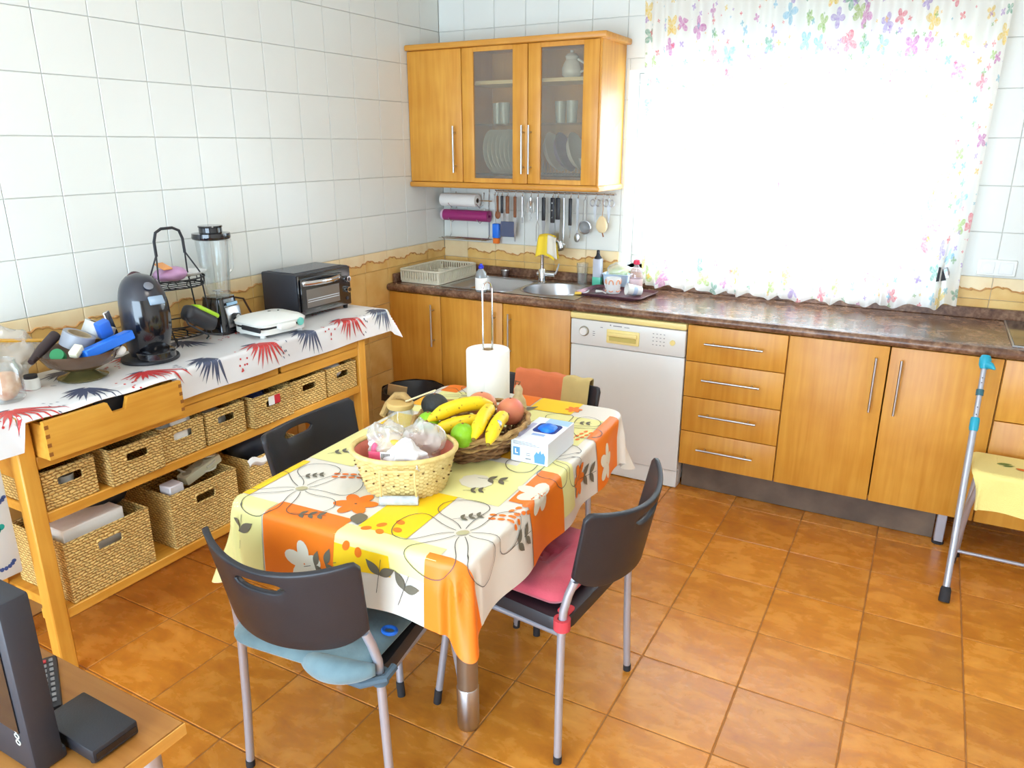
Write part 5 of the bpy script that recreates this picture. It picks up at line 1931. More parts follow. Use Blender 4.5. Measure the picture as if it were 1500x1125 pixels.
lime = pm('lime_skin', (150, 206, 30), .35, col2=(126, 186, 24), vscale=24, bump=.25, bscale=180)
fruit('lime', (1.598, -2.305, TZt + .105), .036, lime, 'round green lime at the front of the fruit basket', 'lime', group='limes in the fruit basket')
fruit('lime', (1.442, -2.255, TZt + .098), .034, lime, 'green lime at the left of the fruit, touching the bananas', 'lime', group='limes in the fruit basket')
fruit('avocado', (1.385, -2.135, TZt + .108), .040, pm('avocado_skin', (44, 46, 44), .6, bump=.5, bscale=140), 'dark avocado at the back left of the fruit basket', 'avocado', (1.15, 1, .95))
mango = pm('mango_skin', (216, 110, 96), .4, col2=(226, 160, 96), vscale=9)
fruit('mango', (1.505, -2.045, TZt + .105), .043, mango, 'orange-pink mango behind the topmost banana', 'mango', (1.15, 1, .9), 'mangoes in the fruit basket')
fruit('mango', (1.612, -2.050, TZt + .100), .043, mango, 'red mango at the right rim of the fruit basket', 'mango', (1, 1.05, 1), 'mangoes in the fruit basket')
fruit('mango', (1.55, -2.19, TZt + .05), .042, mango, 'mango underneath the bananas in the fruit basket', 'mango', (1, 1, .9), 'mangoes in the fruit basket')

# glass jar with cork and rope
ja = thing('glass_jar', 'clear glass jar with wooden lid and rope tie beside the fruit', 'jar', (1.318, -2.225, TZt))
obj('glass', MB().lathe([(0, .001), (.036, .001), (.041, .008), (.041, .10), (.036, .112), (.036, .118), (.033, .118), (.037, .098), (.037, .01), (0, .006)], 28), M['glass'], ja)
obj('lid', MB().lathe([(0, .118), (.04, .118), (.042, .122), (.042, .132), (.038, .136), (0, .136)], 28), pm('beech_lid', (206, 172, 104), .6), ja)
obj('rope', MB().tube([(-.05, -.03, .09), (-.048, .0, .12), (-.03, .02, .145), (.0, .02, .15), (.03, .01, .142)], [.010, .012, .013, .012, .008], 9), pm('jute_rope', (186, 150, 92), .9, var=.3, vscale=70), ja)
obj('dipper', MB().tube([(.02, .0, .14), (.10, .05, .175)], .003, 6), pm('pale_stick', (224, 204, 160), .7), ja)

# paper towel on its holder
pt2 = thing('paper_towel', 'thick white paper towel roll on a wire holder on the table', 'paper towel', (1.392, -1.815, TZt))
obj('roll', MB().lathe([(.020, .008), (.074, .008), (.076, .012), (.076, .214), (.074, .218), (.020, .218)], 44, None, True), M['paper'], pt2)
obj('cardboard_core', MB().lathe([(.018, .008), (.020, .008), (.020, .218), (.018, .218)], 24, None, True), pm('core_card', (188, 160, 120), .9), pt2)
obj('loose_sheet', MB().grid(lambda u, v: Vector((.0765 * cos(-.3 - .9 * u + .002) + .004 * u, .0765 * sin(-.3 - .9 * u) - .006 * u, .012 + .2 * v)), 10, 4), M['paper'], pt2, 60, fix=False)
obj('holder_base', MB().lathe([(0, 0), (.07, 0), (.07, .004), (.066, .006), (0, .006)], 30), M['chrome'], pt2)
obj('holder_wire', MB().tube([(.011, .011, .005), (.012, .012, .43), (.008, .008, .448), (0, 0, .454), (-.008, -.008, .448), (-.012, -.012, .43), (-.011, -.011, .005)], .0032, 8), M['chrome'], pt2)
wk = thing('wicker_bell', 'small dried gourd hung beside the paper towel roll', 'gourd', (1.505, -1.80, TZt))
obj('shell', MB().lathe([(0, 0), (.024, .002), (.03, .02), (.026, .045), (.014, .065), (.016, .085), (.008, .10), (0, .102)], 18), pm('gourd_skin', (222, 196, 150), .6, var=.3, vscale=40), wk)
obj('loop', MB().tube([(.0, .0, .10), (.012, -.01, .115), (.0, -.02, .12), (-.008, -.008, .104)], .003, 6), M['brown'], wk)

# glove box
gb = thing('glove_box', 'white and blue box of disposable gloves on the table', 'glove box', (1.742, -2.078, TZt), radians(2))
hx_, hy_, hz_ = .060, .100, .072
obj('carton', MB().box(-hx_, hx_, -hy_, hy_, 0, hz_, .0015), pm('white_carton', (236, 240, 246), .5), gb)
obj('blue_top_panel', MB().box(-.02, hx_ - .003, .055, hy_ - .003, hz_, hz_ + .0006), pm('light_blue_print', (170, 206, 240), .5), gb, 0)
obj('lilac_stripe', MB().box(-hx_ + .006, -hx_ + .022, -.085, .04, hz_, hz_ + .0006), pm('lilac_print', (196, 196, 226), .5), gb, 0)
obj('opening', MB().prism(rrect(-.030, .046, -.025, .052, .015), hz_, hz_ + .0009), pm('dark_blue_opening', (22, 52, 130), .6), gb, 0)
obj('gloves', crumple((.008, .012, hz_), .030, .034, .014, .35, 30, 17), pm('blue_nitrile', (20, 120, 236), .4), gb)
obj('brand_patch', MB().box(-.016, .024, -.052, -.038, hz_, hz_ + .0008), pm('blue_outline_patch', (150, 180, 226), .5), gb, 0)
ff = pm('mid_blue_print', (96, 160, 214), .5)
obj('size_square', MB().box(-.052, -.030, -hy_ - .0006, -hy_, .020, .046), ff, gb, 0)
obj('size_letter', MB().box(-.046, -.042, -hy_ - .0012, -hy_ - .0006, .026, .041).box(-.042, -.036, -hy_ - .0012, -hy_ - .0006, .026, .0295), M['paper'], gb, 0)
obj('glove_picture', MB().prism([(.018, .006), (.05, .006), (.052, .03), (.046, .042), (.04, .036), (.036, .048), (.03, .036), (.024, .042), (.016, .028)], 0, .0006, Matrix.Translation((0, -hy_, 0)) @ Matrix.Rotation(pi / 2, 4, 'X')), ff, gb, 0)
gm = MB()
for k in range(3):
    gm.box(-.052, .01 + k * .012, -hy_ - .0005, -hy_, .064 - k * .004, .0655 - k * .004)
gm.box(-.012, .006, -hy_ - .0005, -hy_, .012, .016).box(-.010, .004, -hy_ - .0005, -hy_, .024, .026).box(-.010, .004, -hy_ - .0005, -hy_, .030, .032)
obj('small_print', gm, pm('grey_small_print', (140, 148, 164), .6), gb, 0, kind='stuff')

# ================================================================== curtain
CY_ = -.085
CXL, CXR = 1.275, 2.845
CZT, CZB = 2.56, .925


def curtain_pt(u, v):
    """u across, v from top to bottom; gathered pleats with a scalloped hem"""
    w = CXL + (CXR - CXL) * u
    # the left edge hangs slightly inwards at the foot
    x = w + .055 * v * (1 - u) ** 2 + .012 * sin(u * 41 + v * 2.0) * (.4 + .6 * v)
    a = .012 + .016 * v
    y = CY_ + a * sin(2 * pi * u * 21 + .8 * sin(u * 17)) + .006 * sin(u * 90 + v * 3)
    zb = CZB + .010 * sin(2 * pi * u * 10.5 + .4 * sin(u * 17)) + .03 * u ** 6 - .008 * sin(pi * u)
    # pinched towards the clip near the right edge
    k = math.exp(-((u - .93) / .05) ** 2) * math.exp(-((v - .90) / .10) ** 2)
    x += (2.745 - x) * .55 * k
    y -= .03 * k
    return Vector((x, y, CZT + (zb - CZT) * v))


mb = MB()
NU, NV = 340, 60
mb.grid(curtain_pt, NU, NV)
cur = thing('curtain', 'long white curtain printed with pastel butterflies over the window', 'curtain')
me = mesh_of('fabric', mb, M['curtain'], 70, fix=False)
uvl = me.uv_layers.new(name='UVMap')
Wc, Hc = 2.6, CZT - CZB
for p in me.polygons:
    for li in p.loop_indices:
        vi = me.loops[li].vertex_index
        i, j = divmod(vi, NV + 1)
        uvl.data[li].uv = (Wc * i / NU, Hc * (1 - j / NV))
obj('fabric', me, None, cur)
obj('rod', MB().tube([(1.0, CY_, CZT - .01), (3.0, CY_, CZT - .01)], .011, 12), M['steel'], cur)
for x in (1.05, 2.95):
    obj('rod_bracket', MB().box(x - .01, x + .01, CY_ - .01, -.001, CZT - .025, CZT - .005), M['steel'], cur)
cl = thing('bulldog_clip', 'black bulldog clip pinching the curtain near its right edge', 'clip', (2.748, -.125, 1.10), rot=(0, radians(-14), 0))
obj('jaw', MB().prism([(-.02, -.03), (.02, -.03), (.012, .03), (-.002, .03)], -.012, -.004, Matrix.Rotation(pi / 2, 4, 'X')), M['black_matte'], cl, 0)
obj('jaw', MB().prism([(-.02, -.03), (.02, -.03), (.012, .03), (-.002, .03)], .004, .012, Matrix.Rotation(pi / 2, 4, 'X')), M['black_matte'], cl, 0)
obj('wire_loop', MB().tube([(.008, 0, .02), (.03, 0, .025), (.034, 0, .0), (.03, 0, -.02), (.012, 0, -.015)], .004, 7), M['steel'], cl)

# outlet plate
ou = thing('double_outlet', 'white double socket plate on the tiles right of the curtain', 'outlet', (2.965, 0, 1.128))
obj('plate', MB().box(-.075, .075, -.012, 0, -.036, .036, .003), M['white_pl'], ou)
for x in (-.036, .036):
    s_ = obj('insert', MB().box(x - .027, x + .027, -.0145, -.012, -.026, .026, .002), M['ceramic'], ou)
    obj('socket_well', MB().cyl((x, -.0148, 0), (x, -.0143, 0), .018, n=20), M['white_pl'], s_)

# ================================================================== under-cabinet rail, rolls and utensils
rail = thing('utensil_rail', 'steel rail with hooks under the wall cabinet', 'rail')
RZ, RYy = 1.392, -.048
obj('bar', MB().tube([(.40, RYy, RZ), (1.15, RYy, RZ)], .005, 10), M['chrome'], rail)
for x in (.41, .78, 1.14):
    obj('bracket', MB().tube([(x, RYy, RZ), (x, -.002, RZ)], .005, 8), M['chrome'], rail)


def hook(x):
    obj('hook', MB().tube([(x, RYy + .007, RZ + .004), (x, RYy, RZ + .008), (x, RYy - .007, RZ + .002), (x, RYy - .007, RZ - .016), (x, RYy - .013, RZ - .024), (x, RYy - .020, RZ - .016)], .0018, 6), M['chrome'], rail)


UY = RYy - .015


def utensil(name, x, label, parts, cat=None, rx=0, ry=0):
    hook(x)
    t_ = thing(name, label, cat or name.replace('_', ' '), (x, UY, RZ - .024), rot=(rx, ry, 0), group='utensils hanging on the rail')
    for nm, m_, mt in parts:
        obj(nm, m_, mt, t_, 45)


def flat(w0, w1, z0, z1, th=.002, M_=None):
    return MB().prism([(-w0 / 2, z0), (w0 / 2, z0), (w1 / 2, z1), (-w1 / 2, z1)], -th / 2, th / 2, Matrix.Rotation(pi / 2, 4, 'X'))


def handle_bar(z0, z1, w=.018, th=.012):
    return MB().box(-w / 2, w / 2, -th / 2, th / 2, z1, z0, min(w, th) * .35, 2)


utensil('wooden_spoon', .425, 'wooden spoon hanging leftmost on the utensil rail', [('handle', handle_bar(.0, -.09, .014, .010), M['brown']), ('bowl', MB().ell((0, 0, -.11), .018, .006, .024), M['brown'])])
utensil('kitchen_knife', .455, 'slim dark-handled knife beside the wooden spoon', [('handle', handle_bar(.0, -.10, .016), M['black_pl']), ('blade', flat(.012, .016, -.19, -.10), M['steel'])], 'knife')
utensil('spatula', .492, 'wide slotted spatula with blue-grey blade on the rail', [('handle', handle_bar(.0, -.10, .022), M['brown']), ('neck', flat(.02, .022, -.15, -.10), M['steel']), ('blade', MB().box(-.045, .045, -.003, .003, -.235, -.145, .003), pm('blue_grey_blade', (84, 92, 120), .4))])
utensil('bread_knife', .542, 'long brown-handled knife right of the spatula', [('handle', handle_bar(.0, -.12, .018), M['brown']), ('blade', flat(.006, .022, -.26, -.12), M['steel'])], 'knife')
utensil('peeler', .59, 'tubular steel peeler hanging on the rail', [('handle', MB().cyl((0, 0, 0), (0, 0, -.115), .007, n=12), M['steel']), ('blade', flat(.014, .010, -.15, -.115), M['steel'])])
utensil('corkscrew', .645, 'steel corkscrew with wings hanging mid-rail', [('handle', MB().lathe([(0, 0), (.008, -.004), (.010, -.03), (.006, -.04), (.006, -.06)], 12), M['chrome']), ('wings', MB().tube([(-.016, 0, -.03), (-.02, 0, -.09)], .004, 7).tube([(.016, 0, -.03), (.02, 0, -.09)], .004, 7), M['chrome']), ('screw', MB().tube([(.004 * cos(k * .9), .004 * sin(k * .9), -.06 - .004 * k) for k in range(20)], .0014, 5), M['steel'])])
utensil('meat_fork', .69, 'long steel meat fork behind the yellow cloth', [('handle', MB().cyl((0, 0, 0), (0, 0, -.13), .007, .006, 12), M['steel']), ('prongs', MB().tube([(0, 0, -.13), (-.008, 0, -.16), (-.008, 0, -.25)], .002, 6).tube([(0, 0, -.13), (.008, 0, -.16), (.008, 0, -.25)], .002, 6), M['steel'])], 'fork')
utensil('paring_knife', .728, 'black-handled knife just left of the riveted cleaver', [('handle', handle_bar(.0, -.13, .022), M['black_pl']), ('blade', flat(.008, .024, -.24, -.13), M['steel'])], 'knife')
riv = MB()
for z in (-.03, -.07, -.11):
    riv.cyl((0, -.0075, z), (0, .0075, z), .004, n=10)
utensil('cleaver', .785, 'cleaver with riveted black handle on the rail', [('handle', handle_bar(.0, -.14, .026), M['black_pl']), ('rivets', riv, M['chrome']), ('blade', flat(.05, .03, -.27, -.14), M['steel'])], 'knife')
utensil('chef_knife', .818, 'broad black-handled knife touching the cleaver', [('handle', handle_bar(.0, -.12, .028), M['black_pl']), ('blade', flat(.010, .032, -.28, -.12), M['steel'])], 'knife')
utensil('ladle', .855, 'large steel soup ladle with deep round bowl', [('handle', MB().tube([(0, 0, 0), (0, .004, -.12), (0, 0, -.22), (-.004, -.01, -.26)], .005, 8), M['steel']), ('bowl', MB().lathe([(.042, .018), (.04, 0), (.03, -.016), (.012, -.024), (0, -.025), (.01, -.022), (.028, -.013), (.038, .002), (.04, .018)], 24, Matrix.Translation((-.012, -.035, -.268)) @ Matrix.Rotation(-.35, 4, 'X')), M['steel'])])
utensil('slim_knife', .895, 'slender knife with long black handle right of the ladle', [('handle', handle_bar(.0, -.15, .02), M['black_pl']), ('blade', flat(.004, .016, -.22, -.15), M['steel'])], 'knife')
utensil('slotted_spoon', .94, 'slim steel spoon between the slender knife and the strainer', [('handle', flat(.012, .014, -.2, 0), M['steel']), ('bowl', MB().ell((0, 0, -.215), .018, .005, .025), M['steel'])], 'spoon')
sv = MB().tube([(.036 * cos(a), 0, -.155 + .036 * sin(a)) for a in [2 * pi * k / 28 for k in range(28)]], .004, 7, closed=True)
utensil('strainer', .985, 'round wire strainer hanging on the rail', [('handle', MB().tube([(-.008, 0, -.01), (-.010, 0, -.12)], .003, 6).tube([(.008, 0, -.01), (.010, 0, -.12)], .003, 6).tube([(-.008, 0, -.01), (0, 0, 0), (.008, 0, -.01)], .003, 6), M['steel']), ('ring', sv, M['steel']), ('mesh', MB().lathe([(.035, 0), (.028, .014), (.014, .022), (0, .024)], 20, Matrix.Translation((0, 0, -.155)) @ Matrix.Rotation(-pi / 2, 4, 'X')), clear('wire_mesh', (170, 174, 178), .5, .1))])
for x, lb in ((1.045, 'steel scissors right of the strainer'), (1.125, 'steel scissors rightmost on the rail')):
    s1 = MB()
    for s in (-1, 1):
        s1.tube([(s * .016 + .014 * cos(a), 0, -.02 + .018 * sin(a)) for a in [2 * pi * k / 18 for k in range(18)]], .0035, 6, closed=True)
    utensil('scissors', x, lb, [('finger_loops', s1, M['steel']), ('blades', MB().prism([(-.010, -.036), (.010, -.036), (.005, -.12), (-.001, -.125)], -.002, .002, Matrix.Rotation(pi / 2, 4, 'X')), M['steel'])])
hook(1.09)
pb_ = thing('net_pouch', 'cream cloth pouch hanging between the two scissors', 'pouch', (1.09, UY, RZ - .03), group=None)
obj('pouch', crumple((0, -.005, -.13), .032, .014, .045, .2, 22, 6), pm('cream_cloth', (236, 214, 168), .9), pb_)
obj('string', MB().tube([(0, 0, .004), (.004, -.004, -.045), (0, -.005, -.09)], .0025, 6), pm('tan_string', (180, 140, 100), .9), pb_)
obj('tail', MB().tube([(.004, -.006, -.17), (.012, -.006, -.195)], .004, 6), M['brown'], pb_)

# roll holder with kitchen paper and film
rh = thing('roll_holder', 'wire roll holder fixed under the wall cabinet in the corner', 'roll holder')
wz = MB()
for x in (.06, .335):
    wz.tube([(x, -.006, 1.41), (x, -.012, 1.34), (x, -.012, 1.12), (x, -.03, 1.105), (x, -.10, 1.105), (x, -.115, 1.118)], .0028, 6)
obj('frame', wz, M['chrome'], rh)
for z in (1.335, 1.245):
    obj('roll_bar', MB().tube([(.02, -.06, z), (.385, -.06, z)], .003, 6), M['chrome'], rh)
    for x in (.10, .30):
        obj('cradle', MB().tube([(x, -.008, z + .045), (x, -.02, z - .028), (x, -.06, z - .043), (x, -.098, z - .018)], .0025, 6), M['chrome'], rh)
sh_ = MB()
for y in (-.03, -.055, -.08, -.105):
    sh_.tube([(.03, y, 1.108), (.37, y, 1.108)], .0028, 6)
obj('shelf_wires', sh_, M['chrome'], rh)
kr = thing('kitchen_roll', 'white kitchen paper roll on the wire holder under the cabinet', 'paper roll', (0, -.06, 1.335))
obj('paper', MB().lathe([(.014, .035), (.038, .035), (.038, .285), (.014, .285)], 30, Matrix.Rotation(pi / 2, 4, 'Y'), True), M['paper'], kr)
obj('core', MB().lathe([(.012, .034), (.0142, .034), (.0142, .286), (.012, .286)], 20, Matrix.Rotation(pi / 2, 4, 'Y'), True), pm('core_brown', (120, 96, 74), .9), kr)
fr2 = thing('film_roll', 'purple roll of plastic film below the kitchen paper', 'film roll', (0, -.06, 1.245))
obj('film', MB().lathe([(.010, .05), (.033, .05), (.033, .365), (.010, .365)], 28, Matrix.Rotation(pi / 2, 4, 'Y'), True), pm('purple_film', (158, 44, 112), .3), fr2)
obj('end_sleeve', MB().lathe([(.012, .036), (.033, .036), (.033, .05), (.012, .05)], 28, Matrix.Rotation(pi / 2, 4, 'Y'), True), pm('pink_sleeve', (224, 196, 214), .5), fr2)

# brush hung by the sponge tray
br_ = thing('scrub_brush', 'blue and orange scrub brush hanging left of the tap', 'brush', (.405, -.045, 1.205))
hook(.405)
obj('hanger', MB().tube([(0, UY + .045, RZ - 1.205 - .024), (0, -.004, .05), (0, 0, 0)], .0018, 6), M['chrome'], br_)
obj('block', MB().box(-.022, .022, -.014, .014, -.085, .0, .006, 2), M['blue'], br_)
obj('bristles', MB().box(-.019, .019, -.012, .012, -.118, -.085, .004), pm('orange_bristle', (236, 120, 34), .8), br_)
tag(obj('steel_cup', MB().lathe([(0, 0), (.02, 0), (.026, .035), (.024, .035), (.018, .004), (0, .004)], 20), M['steel'], loc=(.47, -.055, CT + .001)), 'small steel cup against the upstand left of the tap', 'cup')

# ================================================================== on the worktop
# dish drainer
dd = thing('dish_drainer', 'cream plastic dish drainer in the corner of the worktop', 'dish drainer', (.165, -.31, CT))
crp = pm('cream_drainer', (224, 218, 196), .5)
obj('tray', MB().prism(rrect(-.135, .135, -.205, .205, .02), 0.002, .012).box(-.13, .13, -.2, -.195, .012, .024).box(-.13, .13, .195, .2, .012, .024).box(-.13, -.125, -.195, .195, .012, .024).box(.125, .13, -.195, .195, .012, .024), crp, dd, 30)
obj('top_rim', MB().tube([(x, y, .072) for x, y in rrect(-.138, .138, -.208, .208, .03, 4)], .006, 8, closed=True), crp, dd)
for i in range(26):
    y = -.195 + .39 * i / 25
    for s in (-1, 1):
        obj('slat', MB().box(s * .131 - .003, s * .131 + .003, y - .004, y + .004, .012, .070), crp, dd, 0)
for i in range(16):
    x = -.125 + .25 * i / 15
    for s in (-1, 1):
        obj('slat', MB().box(x - .004, x + .004, s * .201 - .003, s * .201 + .003, .012, .070), crp, dd, 0)
for i in range(9):
    y = -.16 + .04 * i
    obj('plate_peg', MB().tube([(-.09, y, .012), (-.09, y, .06)], .003, 6).tube([(.06, y, .012), (.06, y, .06)], .003, 6).tube([(-.13, y, .03), (.13, y, .03)], .003, 6), crp, dd)
obj('cutlery_box', MB().box(.03, .10, -.05, .05, .012, .016).box(.03, .034, -.05, .05, .016, .066).box(.096, .10, -.05, .05, .016, .066).box(.034, .096, -.05, -.046, .016, .066).box(.034, .096, .046, .05, .016, .066), crp, dd, 0)

# bottle of dish soap in front of the sink
bt_ = thing('dish_soap', 'clear dish soap bottle with blue cap and white label by the sink', 'bottle', (.655, -.445, CT + .005))
bt_.location = (.60, -.5475, CT)
obj('bottle', MB().lathe([(0, .001), (.029, .001), (.032, .006), (.032, .085), (.028, .105), (.012, .122), (.011, .128)], 26), clear('soapy_plastic', (214, 220, 222), .35, .14), bt_)
obj('label', MB().lathe([(.0325, .012), (.0328, .014), (.0328, .075), (.0325, .077)], 26), M['paper'], bt_)
obj('cap', MB().lathe([(.0115, .124), (.014, .126), (.014, .138), (.008, .142), (.007, .150), (0, .150)], 18), pm('royal_blue_cap', (40, 60, 210), .4), bt_)

# yellow cloth and a pale one over the tap


def tapcloth(u, v):
    """saddle over the spout: u runs along the spout, v from the back side to the front side"""
    d = (v - .5) * .26
    t, s = abs(d), (-1 if d > 0 else 1)
    ax, ay = .757 + .10 * u, -.158 - .022 * u
    zt = CT + .272 + .008 * sin(pi * u)
    if t < .018:
        return Vector((ax, ay + s * t, zt - .5 * t * t / .018))
    return Vector((ax - .10 * (t - .018) * (1 - u) + .12 * (t - .018) * u, ay + s * (.018 + .12 * (t - .018)) + .005 * sin(u * 11 + 2 * s), zt - .009 - (t - .018) + .010 * sin(u * 4)))


yc = thing('yellow_dishcloth', 'yellow dishcloth hung over the kitchen tap', 'cloth')
o = obj('cloth', MB().grid(tapcloth, 14, 30), pm('yellow_microfibre', (246, 212, 60), .95, bump=.3, bscale=200), yc, 60, fix=False)
o.modifiers.new('thickness', 'SOLIDIFY').thickness = .004
wc2 = thing('pale_dishcloth', 'pale dishcloth hung to the right of the yellow one', 'cloth')
o = obj('cloth', MB().grid(lambda u, v: tapcloth(.62 + .55 * u, .55 + .40 * v) + Vector((.006, -.007, .003)), 8, 14), pm('pale_cloth', (226, 218, 200), .95), wc2, 60, fix=False)
o.modifiers.new('thickness', 'SOLIDIFY').thickness = .004

# pump bottle
sp_ = thing('soap_dispenser', 'tall soap dispenser with green liquid and black pump', 'soap dispenser', (1.078, -.075, CT))
obj('bottle', MB().box(-.025, .025, -.018, .018, .001, .152, .006, 2), clear('frosted_bottle', (226, 230, 242), .6, .08, .2), sp_)
obj('liquid', MB().box(-.0262, .0262, -.0192, .0192, .0, .052, .006, 2), pm('green_soap', (92, 196, 164), .3), sp_)
obj('pump', MB().lathe([(.02, .150), (.02, .158), (.012, .168), (.009, .18), (.009, .192), (.007, .198), (0, .198)], 18), M['black_matte'], sp_)
obj('nozzle', MB().tube([(0, 0, .192), (.01, -.025, .192), (.012, -.03, .186)], .0045, 8), M['black_matte'], sp_)

# tray with cups
ty = thing('serving_tray', 'dark purple-brown serving tray on the worktop', 'tray', (1.272, -.27, CT), radians(-4))
trm = pm('aubergine_tray', (104, 66, 76), .35)
P0 = rrect(-.175, .175, -.125, .125, .03)
P1 = [(x * 1.07, y * 1.09) for x, y in P0]
k = len(P0)
mb = MB()
mb.add([(x, y, .003) for x, y in P0] + [(x, y, .016) for x, y in P1] + [(x * 1.01, y * 1.01, .014) for x, y in P1] + [(x, y, .0005) for x, y in P0],
       [list(range(k))] + [(i, (i + 1) % k, k + (i + 1) % k, k + i) for i in range(k)] + [(k + i, k + (i + 1) % k, 2 * k + (i + 1) % k, 2 * k + i) for i in range(k)] + [(2 * k + i, 2 * k + (i + 1) % k, 3 * k + (i + 1) % k, 3 * k + i) for i in range(k)] + [[3 * k + i for i in range(k)][::-1]])
obj('tray', mb, trm, ty, 40)
mg = thing('coffee_mug', 'white mug with orange pattern standing on the tray', 'mug', (1.245, -.262, CT + .004), radians(150))
obj('body', MB().lathe([(0, 0), (.036, 0), (.039, .004), (.040, .082), (.037, .082), (.036, .006), (0, .005)], 28), M['ceramic'], mg)
obj('handle', MB().tube([(.038, 0, .068), (.06, 0, .066), (.066, 0, .042), (.058, 0, .02), (.038, 0, .016)], .006, 8), M['ceramic'], mg)
gpn = MB()
for a0 in (1.2, 2.2, 3.2, 4.3, 5.2):
    gpn.tube([(.0405 * cos(a0 + .3 * cos(b)), .0405 * sin(a0 + .3 * cos(b)), .05 + .022 * sin(b)) for b in [pi * k / 12 for k in range(13)]], .0035, 6)
    gpn.tube([(.0405 * cos(a0 + .25 * cos(b)), .0405 * sin(a0 + .25 * cos(b)), .018 - .006 * sin(b)) for b in [pi * k / 10 for k in range(11)]], .003, 6)
obj('orange_pattern', gpn, pm('peach_pattern', (240, 170, 130), .4), mg, kind='stuff')
lc = thing('fallen_cup', 'white plastic cup lying on its side on the tray', 'cup', (1.372, -.285, CT + .034), rot=(radians(80), 0, radians(-50)))
obj('cup', MB().lathe([(0, -.04), (.022, -.04), (.024, -.036), (.030, .04), (.032, .042), (.030, .043), (.027, .038), (.021, -.034), (0, -.035)], 26), M['white_pl'], lc)
obj('band', MB().lathe([(.0262, -.012), (.0272, -.010), (.028, .008), (.0275, .010)], 26), pm('pale_blue_band', (190, 206, 226), .5), lc)
tag(obj('teaspoon', MB().tube([(1.165, -.30, CT + .012), (1.20, -.30, CT + .014)], [.008, .004], 8).tube([(1.20, -.30, CT + .014), (1.235, -.33, CT + .012)], .003, 6), M['white_pl']), 'white teaspoon lying on the left of the tray', 'spoon')
tag(obj('sugar_sachet', MB().box(-.018, .018, -.012, .012, 0, .012, .003), pm('yellow_sachet', (240, 196, 80), .5), loc=(1.105, -.40, CT + .007), rot=(0, 0, .4)), 'small yellow sponge at the edge of the sink by the tray', 'sponge')
wg = thing('water_glass', 'clear drinking glass beside the round sink bowl', 'glass', (1.035, -.16, CT))
wg.location = (1.16, -.10, CT)
wg.location = (.985, -.075, CT)
obj('glass', MB().lathe([(0, .001), (.028, .001), (.034, .12), (.032, .12), (.026, .008), (0, .008)], 24), M['glass'], wg)
tu = thing('food_tub', 'pale blue plastic tub behind the mug', 'tub', (1.20, -.085, CT), radians(4))
obj('tub', MB().grid(lambda u, v: Vector((*[c * (.86 + .14 * v) for c in rrect(-.075, .075, -.045, .045, .02)[int(round(u * 24)) % 24]], .001 + .075 * v)), 24, 5, cu=True).prism([(x * .86, y * .86) for x, y in rrect(-.075, .075, -.045, .045, .02)], .001, .003), pm('pale_blue_tub', (190, 214, 236), .4), tu, 40)
obj('rim', MB().tube([(x, y, .077) for x, y in rrect(-.077, .077, -.047, .047, .022)], .003, 6, closed=True), pm('pale_blue_rim', (200, 222, 240), .4), tu)
tag(obj('salad_bag', crumple((1.205, -.08, CT + .095), .065, .038, .045, .3, 16, 19, 36, 20), M['bag_clear']), 'clear bag of salad leaves heaped in the blue tub', 'bag')
tag(obj('lettuce', crumple((1.205, -.08, CT + .075), .05, .03, .035, .3, 24, 9), pm('lettuce_green', (178, 206, 140), .7)), 'green salad leaves inside the clear bag', 'salad')
rb_ = thing('drink_bottle', 'clear bottle with round red cap beside the curtain', 'bottle', (1.33, -.145, CT))
obj('bottle', MB().lathe([(0, .001), (.034, .001), (.036, .006), (.036, .09), (.03, .115), (.013, .14), (.012, .15)], 26), clear('pinkish_plastic', (250, 236, 238), .25, .14), rb_)
obj('cap', MB().lathe([(.012, .146), (.017, .148), (.018, .158), (.014, .17), (0, .173)], 20), pm('red_cap', (230, 50, 90), .4), rb_)
obj('label', MB().lathe([(.0363, .025), (.0366, .027), (.0366, .07), (.0363, .072)], 26), pm('pale_pink_label', (238, 214, 220), .6), rb_)

# ================================================================== bin between bench and table
bi = thing('waste_bin', 'round black waste bin behind the table by the wall', 'bin', (.40, -.93, 0))
obj('bin', MB().lathe([(0, .004), (.12, .004), (.125, .01), (.155, .40), (.162, .405), (.162, .418), (.155, .42), (.148, .412), (.118, .014), (0, .012)], 40), pm('black_bin_plastic', (30, 30, 34), .4), bi)
obj('bag_edge', MB().grid(lambda u, v: Vector(((.166 + .004 * sin(u * 60) + .004 * v) * cos(2 * pi * u), (.166 + .004 * sin(u * 60) + .004 * v) * sin(2 * pi * u), .422 - (.05 + .015 * sin(u * 25)) * v)), 90, 3, cu=True), pm('black_bag', (24, 24, 28), .3), bi, 60)
tag(obj('cardboard_piece', MB().box(-.05, .05, -.004, .004, -.07, .07, .001), pm('brown_card', (196, 156, 100), .85), loc=(.36, -1.02, .40), rot=(.35, .2, .5)), 'piece of brown cardboard sticking out of the black bin', 'cardboard')

# ================================================================== crutch
ck = thing('crutch', 'grey metal forearm crutch with turquoise grip leaning on the worktop', 'crutch')
A_, B_ = Vector((2.932, -1.04, .0)), Vector((2.941, -.652, .875))
axis = (B_ - A_).normalized()


def on(t):
    return A_ + (B_ - A_) * t


